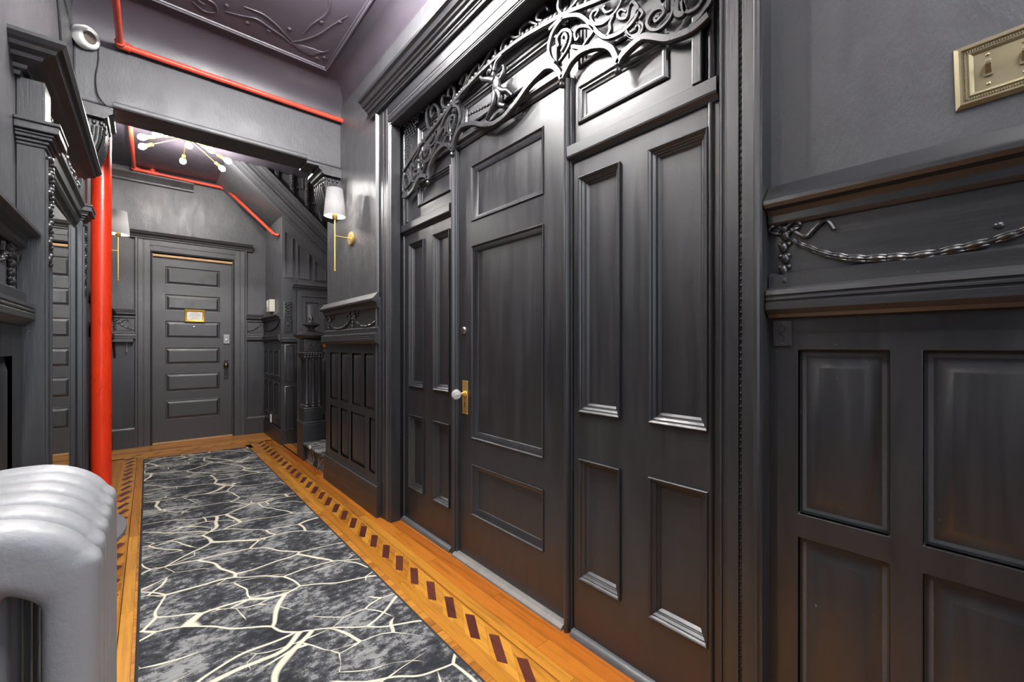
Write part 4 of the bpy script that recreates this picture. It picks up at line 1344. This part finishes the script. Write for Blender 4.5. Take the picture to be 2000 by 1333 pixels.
for k in range(22):
    y = PY0 + .16 + k * (PY1 - PY0 - .32) / 21
    fr_.ball((XL + .050, y, 2.03 + .022 * math.sin(k * 1.3)), (.014, .024, .018), 8, 6)
    fr_.ball((XL + .050, y, 2.03 - .022 * math.sin(k * 1.3)), (.012, .012, .012), 7, 5)
fr_.build('frieze_carving', 'carve', pier, 60)
CN = [(0, 0), (.012, 0), (.016, .012), (.030, .018), (.034, .030), (.070, .044), (.076, .056), (.104, .066), (.110, .078), (.122, .086), (.132, .100), (.132, .112), (0, .116)]
cn = MB()
run_y(cn, CN, XL, PY0 - .012, PY1 + .012, 2.10, 1)
cn.build('cornice', 'wood_black_h', pier)
# returns of the cornice at both ends
for y, sg in ((PY0 - .012, -1), (PY1 + .012, 1)):
    rt = MB()
    vs, n = [], len(CN)
    for a, b in CN:
        vs.append((XL, y + sg * a * (.8 if sg < 0 else .5), 2.10 + b))
    for a, b in CN:
        vs.append((XL + a, y + sg * a * (.8 if sg < 0 else .5), 2.10 + b))
    for a, b in CN:
        vs.append((XL + a, y, 2.10 + b))
    fs = []
    for i in range(n - 1):
        fs.append((i, i + 1, n + i + 1, n + i))
        fs.append((n + i, n + i + 1, 2 * n + i + 1, 2 * n + i))
    fs.append((n - 1, 2 * n - 1, 3 * n - 1))
    rt.add(vs, fs).build('cornice_return', 'wood_black_h', pier)
arc = [(-.637 + .554 * math.cos(t), 2.82 + .554 * math.sin(t)) for t in [R(-58 + 116 * k / 28) for k in range(29)]]
arc = [(XL, arc[0][1])] + [p for p in arc if p[0] > XL] + [(XL, arc[-1][1])]
MB().prism(flat(0), arc, .282, .302).build('shelf', 'marble', pier, 30, .004)
pb(XL + .16, 2.55, 3.10, .02, .282, 'shelf_base')

# ------------------------------------------------------------------ radiator
rad = thing('radiator', 'silver painted cast iron column radiator at the left front', 'radiator')
def radiator_section():
    mb = MB()
    x0, x1 = -.292, -.046
    cols = [x0 + .030, (x0 + x1) / 2, x1 - .030]
    for x in cols:
        p = [(x, 0, .10), (x, 0, .5), (x, 0, .90)]
        mb.tube(p, .029, 16)
    top = [(x0 + .030, 0, .86), (x0 + .045, 0, .905), (x0 + .080, 0, .930), ((x0 + x1) / 2, 0, .936), (x1 - .080, 0, .930), (x1 - .045, 0, .905), (x1 - .030, 0, .86)]
    mb.tube(catmull(top, 5), .0295, 16)
    mb.tube(catmull([(p[0], p[1], p[2] - .028) for p in top[1:-1]], 5), .0285, 16)
    mb.tube([(x0 + .03, 0, .13), ((x0 + x1) / 2, 0, .12), (x1 - .03, 0, .13)], .03, 16)
    me = bpy.data.meshes.new('section')
    me.from_pydata(mb.v, [], mb.f)
    o = bpy.data.objects.new('section_tmp', me)
    C.objects.link(o)
    for t_, kw in (('REMESH', dict(mode='VOXEL', voxel_size=.0065)), ('SMOOTH', dict(factor=.5, iterations=9))):
        md = o.modifiers.new(t_, t_)
        for k, v in kw.items():
            setattr(md, k, v)
    dg = bpy.context.evaluated_depsgraph_get()
    ev = bpy.data.meshes.new_from_object(o.evaluated_get(dg))
    bpy.data.objects.remove(o, do_unlink=True)
    for v in ev.vertices:
        t_ = max(-1, min(1, v.co.y / .0300))
        v.co.y = math.copysign(abs(t_) ** .62, t_) * .0322
    for p in ev.polygons:
        p.use_smooth = True
    ev.materials.clear()
    ev.materials.append(MAT['silver'])
    ev.name = 'section'
    return ev
sec = radiator_section()
for k in range(6):
    o = bpy.data.objects.new('section', sec)
    C.objects.link(o)
    o.parent = rad
    o.location = (0, .808 + k * .0655, 0)
for y in (.808, .808 + 5 * .0655):
    for x in (-.25, -.09):
        MB().lathe([(.028, 0), (.024, .02), (.018, .06), (.024, .12)], (x, y, 0), 12).build('foot', 'silver', rad, 50)
MB().tube([(-.17, .84, .14), (-.17, 1.12, .14)], .02, 12).build('nipple', 'silver', rad, 50)
MB().tube(catmull([(-.17, 1.15, .14), (-.17, 1.20, .14), (-.17, 1.215, .12), (-.17, 1.215, 0)], 6), .014, 10).build('supply_pipe', 'silver', rad, 60)

# ------------------------------------------------------------------ runner rug
rug = thing('runner_rug', 'charcoal runner rug with cream branching vein pattern down the hall', 'rug')
rp = [(-.032, .95), (.886, .95), (.876, 5.735), (-.040, 5.790)]
MB().prism(flat(0), rp, .0, .010).build('pile', 'rug', rug)
e = .007
bn = MB()
for i in range(4):
    a, b = Vector(rp[i]), Vector(rp[(i + 1) % 4])
    bn.tube([(a.x, a.y, .006), (b.x, b.y, .006)], .006, 8)
bn.build('binding', 'bind', rug, 50)

# ------------------------------------------------------------------ red pipes
stand = thing('standpipe', 'thick bright red vertical pipe standing behind the radiator', 'pipe', None)
MB().tube([(-.272, 4.4, 0), (-.272, 4.4, 3.27)], .057, 28).build('pipe', 'red', stand, 60)
MB().lathe([(.095, 0), (.095, .008), (.065, .018), (.060, .03)], (-.272, 4.4, 0), 24).build('floor_flange', 'red', stand, 40)
def pipe_run(name, label, pts, r, fittings, mat='salmon'):
    t = thing(name, label, 'pipe', 'red sprinkler pipes')
    for a, b in zip(pts[:-1], pts[1:]):
        MB().tube([a, b], r, 14).build('pipe', mat, t, 60)
    for c_, d in fittings:
        c_ = Vector(c_)
        mb = MB()
        mb.ball(c_, r * 1.35, 14, 9)
        for dv in d:
            dv = Vector(dv).normalized()
            mb.tube([c_, c_ + dv * r * 2.4], r * 1.28, 14)
            mb.tube([c_ + dv * r * 2.0, c_ + dv * r * 2.6], r * 1.45, 14)
        mb.build('fitting', mat, t, 60)
    return t
pipe_run('sprinkler_pipe', 'thin red pipe running along the front face of the beam', [(-.137, -1.0, 3.052), (-.137, 3.575, 3.052), (XP, 3.575, 3.052)], .0175, [((-.137, 3.575, 3.052), [(0, -1, 0), (1, 0, 0)])])
slope_d = Vector((1.165 - .752, 5.82 - 6.54, 2.55 - 3.225))
sp = pipe_run('sprinkler_pipe', 'thin red pipe over the end door that bends down along the stair slope', [(-.133, 3.86, 3.235), (-.133, 6.555, 3.235), (.752, 6.555, 3.222), (1.165, 5.82, 2.55), (1.21, 5.80, 2.545)], .0185, [((-.133, 6.555, 3.235), [(0, -1, 0), (1, 0, 0)]), ((.752, 6.555, 3.222), [(-1, 0, 0), tuple(slope_d)]), ((-.133, 4.95, 3.235), [(0, -1, 0), (0, 1, 0)]), ((.03, 6.555, 3.233), [(-1, 0, 0), (1, 0, 0), (0, 0, 1)])])
MB().tube([(.03, 6.555, 3.24), (.03, 6.555, 3.27)], .010, 8).build('sprinkler_stub', 'nickel', sp, 60)
MB().tube([(-.133, 3.86, 3.235), (-.133, 4.35, 3.235)], .026, 14).build('sleeve', 'salmon', sp, 60)
cl = MB()
cl.tube([(-.133 + .034 * math.cos(t), 5.02, 3.235 + .034 * math.sin(t)) for t in [PI + PI * k / 10 for k in range(11)]], .006, 6)
cl.build('hanger', 'salmon', sp, 60)

# ------------------------------------------------------------------ wall sconces
def sconce(x_wall, sg, y, z_arm, label, bulb='bulb_sconce', grp='brass wall sconces'):
    t = thing('wall_sconce', label, 'wall lamp', grp)
    X = lambda d: x_wall + sg * d
    MB().lathe([(.052, 0), (.054, sg * .006), (.054, sg * .014), (.050, sg * .018), (.010, sg * .020)], (x_wall, y, z_arm), 28, 'X').build('backplate', 'brass', t, 40)
    MB().tube([(X(.015), y, z_arm), (X(.132), y, z_arm)], .0045, 10).build('arm', 'brass', t, 60)
    MB().tube([(X(.132), y, z_arm - .255), (X(.132), y, z_arm + .155)], .0062, 12).build('stem', 'brass', t, 60)
    MB().lathe([(.002, -.022), (.008, -.014), (.008, -.006), (.005, 0), (.009, .006), (.009, .014)], (X(.132), y, z_arm - .255), 12).build('finial', 'brass', t, 60)
    MB().lathe([(.012, .125), (.019, .135), (.019, .185), (.014, .19)], (X(.132), y, z_arm), 16).build('socket', 'brass', t, 40)
    n = 40
    shp = [(.080, .150), (.060, .360), (.0585, .360), (.0785, .150)]
    mb = MB()
    mb.lathe([(r, h) for r, h in shp] + [shp[0]], (X(.132), y, z_arm), n, 'Z', False)
    mb.build('shade', 'shade', t, 40)
    MB().ball((X(.132), y, z_arm + .235), (.021, .021, .030), 12, 8).build('bulb', bulb, t, 60)
    return t
sconce(XP, -1, 3.352, 2.030, 'brass wall sconce with white tapered shade on the right wall by the entry casing')
sconce(XL, 1, 5.22, 2.045, 'brass wall sconce with white tapered shade left of the end door')
sconce(XL, 1, .98, 2.045, 'brass wall sconce with white tapered shade above the radiator', 'bulb_sconce_near')

# ------------------------------------------------------------------ ceiling lights
def chandelier(c, ends, label, bulb, drop=0.0):
    t = thing('ceiling_light', label, 'ceiling lamp', 'brass multi arm ceiling lights')
    cx, cy, cz = c
    MB().lathe([(.062, .03), (.062, .012), (.056, .004), (.018, .0), (.018, -.03), (.024, -.036), (.024, -.05), (.01, -.055)], c, 24).build('canopy', 'brass', t, 40)
    hub = Vector((cx, cy, cz - .03))
    for e_ in ends:
        e_ = Vector(e_)
        d = (e_ - hub).normalized()
        L = (e_ - hub).length
        MB().tube([hub, hub + d * (L - .075)], .0042, 8).build('arm', 'brass', t, 60)
        MB().tube([hub + d * (L - .078), hub + d * (L - .072), hub + d * (L - .026)], [.010, .0165, .0165], 12).build('socket', 'brass', t, 40)
        b0 = hub + d * (L - .026)
        rs = [.010, .014, .021, .027, .028, .023, .012, .003]
        hs = [0, .010, .022, .038, .052, .066, .077, .081]
        MB().tube([b0 + d * h for h in hs], rs, 12).build('bulb', bulb, t, 60)
    return t
ENDS = [(-.03, 5.131, 3.10), (-.033, 5.36, 3.10), (.066, 5.00, 3.105), (.285, 5.05, 3.10), (.265, 5.50, 3.10), (.44, 5.032, 3.10), (.597, 5.208, 3.10), (.581, 5.467, 3.10)]
chandelier((.275, 5.16, CEIL - .03), ENDS, 'brass ceiling light with bare bulbs on angled arms behind the beam', 'bulb_rear')
off = Vector((.50 - .275, 1.88 - 5.16, 0))
chandelier((.50, 1.88, CEIL - .03), [tuple(Vector(e_) + off) for e_ in ENDS], 'brass ceiling light with bare bulbs over the near hall', 'bulb_near')

off = Vector((.45 - .275, -.75 - 5.16, 0))
chandelier((.45, -.75, CEIL - .03), [tuple(Vector(e_) + off) for e_ in ENDS], 'added unseen fill light for the near wall, shaped as a brass ceiling light', 'bulb_fill')  # added lamp out of view, fills light on the near wall

# ------------------------------------------------------------------ small fittings
sw = thing('switch_plate', 'antique brass beaded switch plate with toggles on the upper right wall', 'switch')
MROT = Matrix.Translation((1.26, 0, 1.727)) @ Matrix.Rotation(R(-1.5), 4, 'X') @ Matrix.Translation((-1.26, 0, -1.727))
mSw = lambda s, t, o: tuple(MROT @ Vector((1.26 - o, s, t)))
MB().rings(mSw, (-.118, .066, 1.664, 1.791), [(0, 0), (0, .003), (.007, .0095), (.010, .0095), (.012, .006), (.019, .006), (.021, .0085), (.024, .0075), (.027, .005)]).build('plate', 'brass_old', sw, 25)
bd = MB()
def bead_line(a, b, n):
    for k in range(n):
        s = a[0] + (b[0] - a[0]) * k / (n - 1)
        t_ = a[1] + (b[1] - a[1]) * k / (n - 1)
        bd.add(*(lambda p: quick_bead(p[0], p[1], p[2], .0019))(mSw(s, t_, .0068)))
bead_line((-.1025, 1.6795), (.0505, 1.6795), 44)
bead_line((-.1025, 1.7755), (.0505, 1.7755), 44)
bead_line((.0505, 1.6795), (.0505, 1.7755), 28)
bead_line((-.1025, 1.6795), (-.1025, 1.7755), 28)
bb = bd.build('bead_border', 'brass_old', sw)
bb['kind'] = 'stuff'
for s in (.020, -.026, -.072):
    MB().rings(mSw, (s - .006, s + .006, 1.7145, 1.7395), [(0, .005), (0, .0075), (.0018, .0075), (.0018, .0045)]).build('toggle_collar', 'brass_old', sw)
    tg = MB()
    tg.prism(lambda a, b, o: mSw(s - .0042 + o, b, a), [(.004, 1.719), (.004, 1.735), (.016, 1.7435), (.018, 1.7395), (.0175, 1.7345)], 0, .0084)
    tg.build('toggle', 'brass_old', sw, None, .001)
    for z in (1.699, 1.757):
        MB().ball(mSw(s, z, .005), (.0018, .0036, .0036), 10, 6).build('screw', 'brass_old', sw, 60)

outl = thing('outlet_plate', 'small painted black outlet plate with two round sockets under the chair rail', 'outlet')
mO = right(1.245)
MB().mbox(mO, .352, .394, 1.181, 1.247, 0, .005).build('plate', 'wood_black', outl, None, .001)
for z in (1.204, 1.226):
    P = [mO(.373 + .0075 * math.cos(t), z + .0085 * math.sin(t), .005) for t in [2 * PI * k / 16 for k in range(17)]]
    MB().tube(P, .0016, 6).build('socket_ring', 'carve', outl, 60)
for s, z in ((.373, 1.241), (.373, 1.187), (.3635, 1.215), (.3825, 1.215)):
    MB().ball(mO(s, z, .005), (.0015, .0022, .0022), 8, 5).build('screw', 'carve', outl, 60)

det = thing('alarm_sounder', 'round white alarm sounder with brown grille on the beam at upper left', 'alarm')
MD = Matrix.Translation((-.283, 3.575, 3.03)) @ Matrix.Rotation(R(44), 4, 'Z') @ Matrix.Rotation(R(8), 4, 'X')
MB().lathe([(.062, .03), (.062, -.012), (.056, -.024), (.048, -.030), (.046, -.024), (.034, -.020)], (0, 0, 0), 32, 'Y').xform(MD).build('housing', 'white', det, 40)
MB().lathe([(.034, -.012), (.034, -.024), (.026, -.030), (.010, -.033), (.002, -.033)], (0, 0, 0), 24, 'Y').xform(MD).build('grille', 'grille', det, 40)
cab = thing('black_cable', 'thin black cable hanging from the white alarm sounder', 'cable')
MB().tube(catmull([(-.235, 3.615, 3.02), (-.237, 3.615, 2.92), (-.248, 3.612, 2.83), (-.244, 3.61, 2.74), (-.225, 3.60, 2.69), (-.20, 3.60, 2.66)], 6), .004, 6).build('wire', 'cable', cab, 60)
cab2 = thing('black_cable', 'thin black cable running up the left wall above the mirror cornice', 'cable')
MB().tube([(XL + .004, 2.78, 3.2), (XL + .004, 3.10, 2.78), (XL + .004, 3.20, 2.60)], .005, 6).build('wire', 'cable', cab2, 60)

chime = thing('door_chime', 'small cream box on the dado ledge in the far right corner', 'box')
MB().box(1.150, 1.212, 6.02, 6.22, 1.618, 1.775).build('case', 'cream', chime, None, .006)
MB().box(1.146, 1.151, 6.13, 6.20, 1.68, 1.76).build('cover', 'white', chime, None, .002)
ot = thing('wall_outlet', 'small white wall outlet low on the far right panelling', 'outlet')
MB().mbox(right(1.19), 6.11, 6.18, .205, .305, 0, .008).build('plate', 'white', ot, None, .002)
for z in (.235, .275):
    MB().mbox(right(1.182), 6.13, 6.16, z - .010, z + .010, 0, .002).build('socket', 'cream', ot)
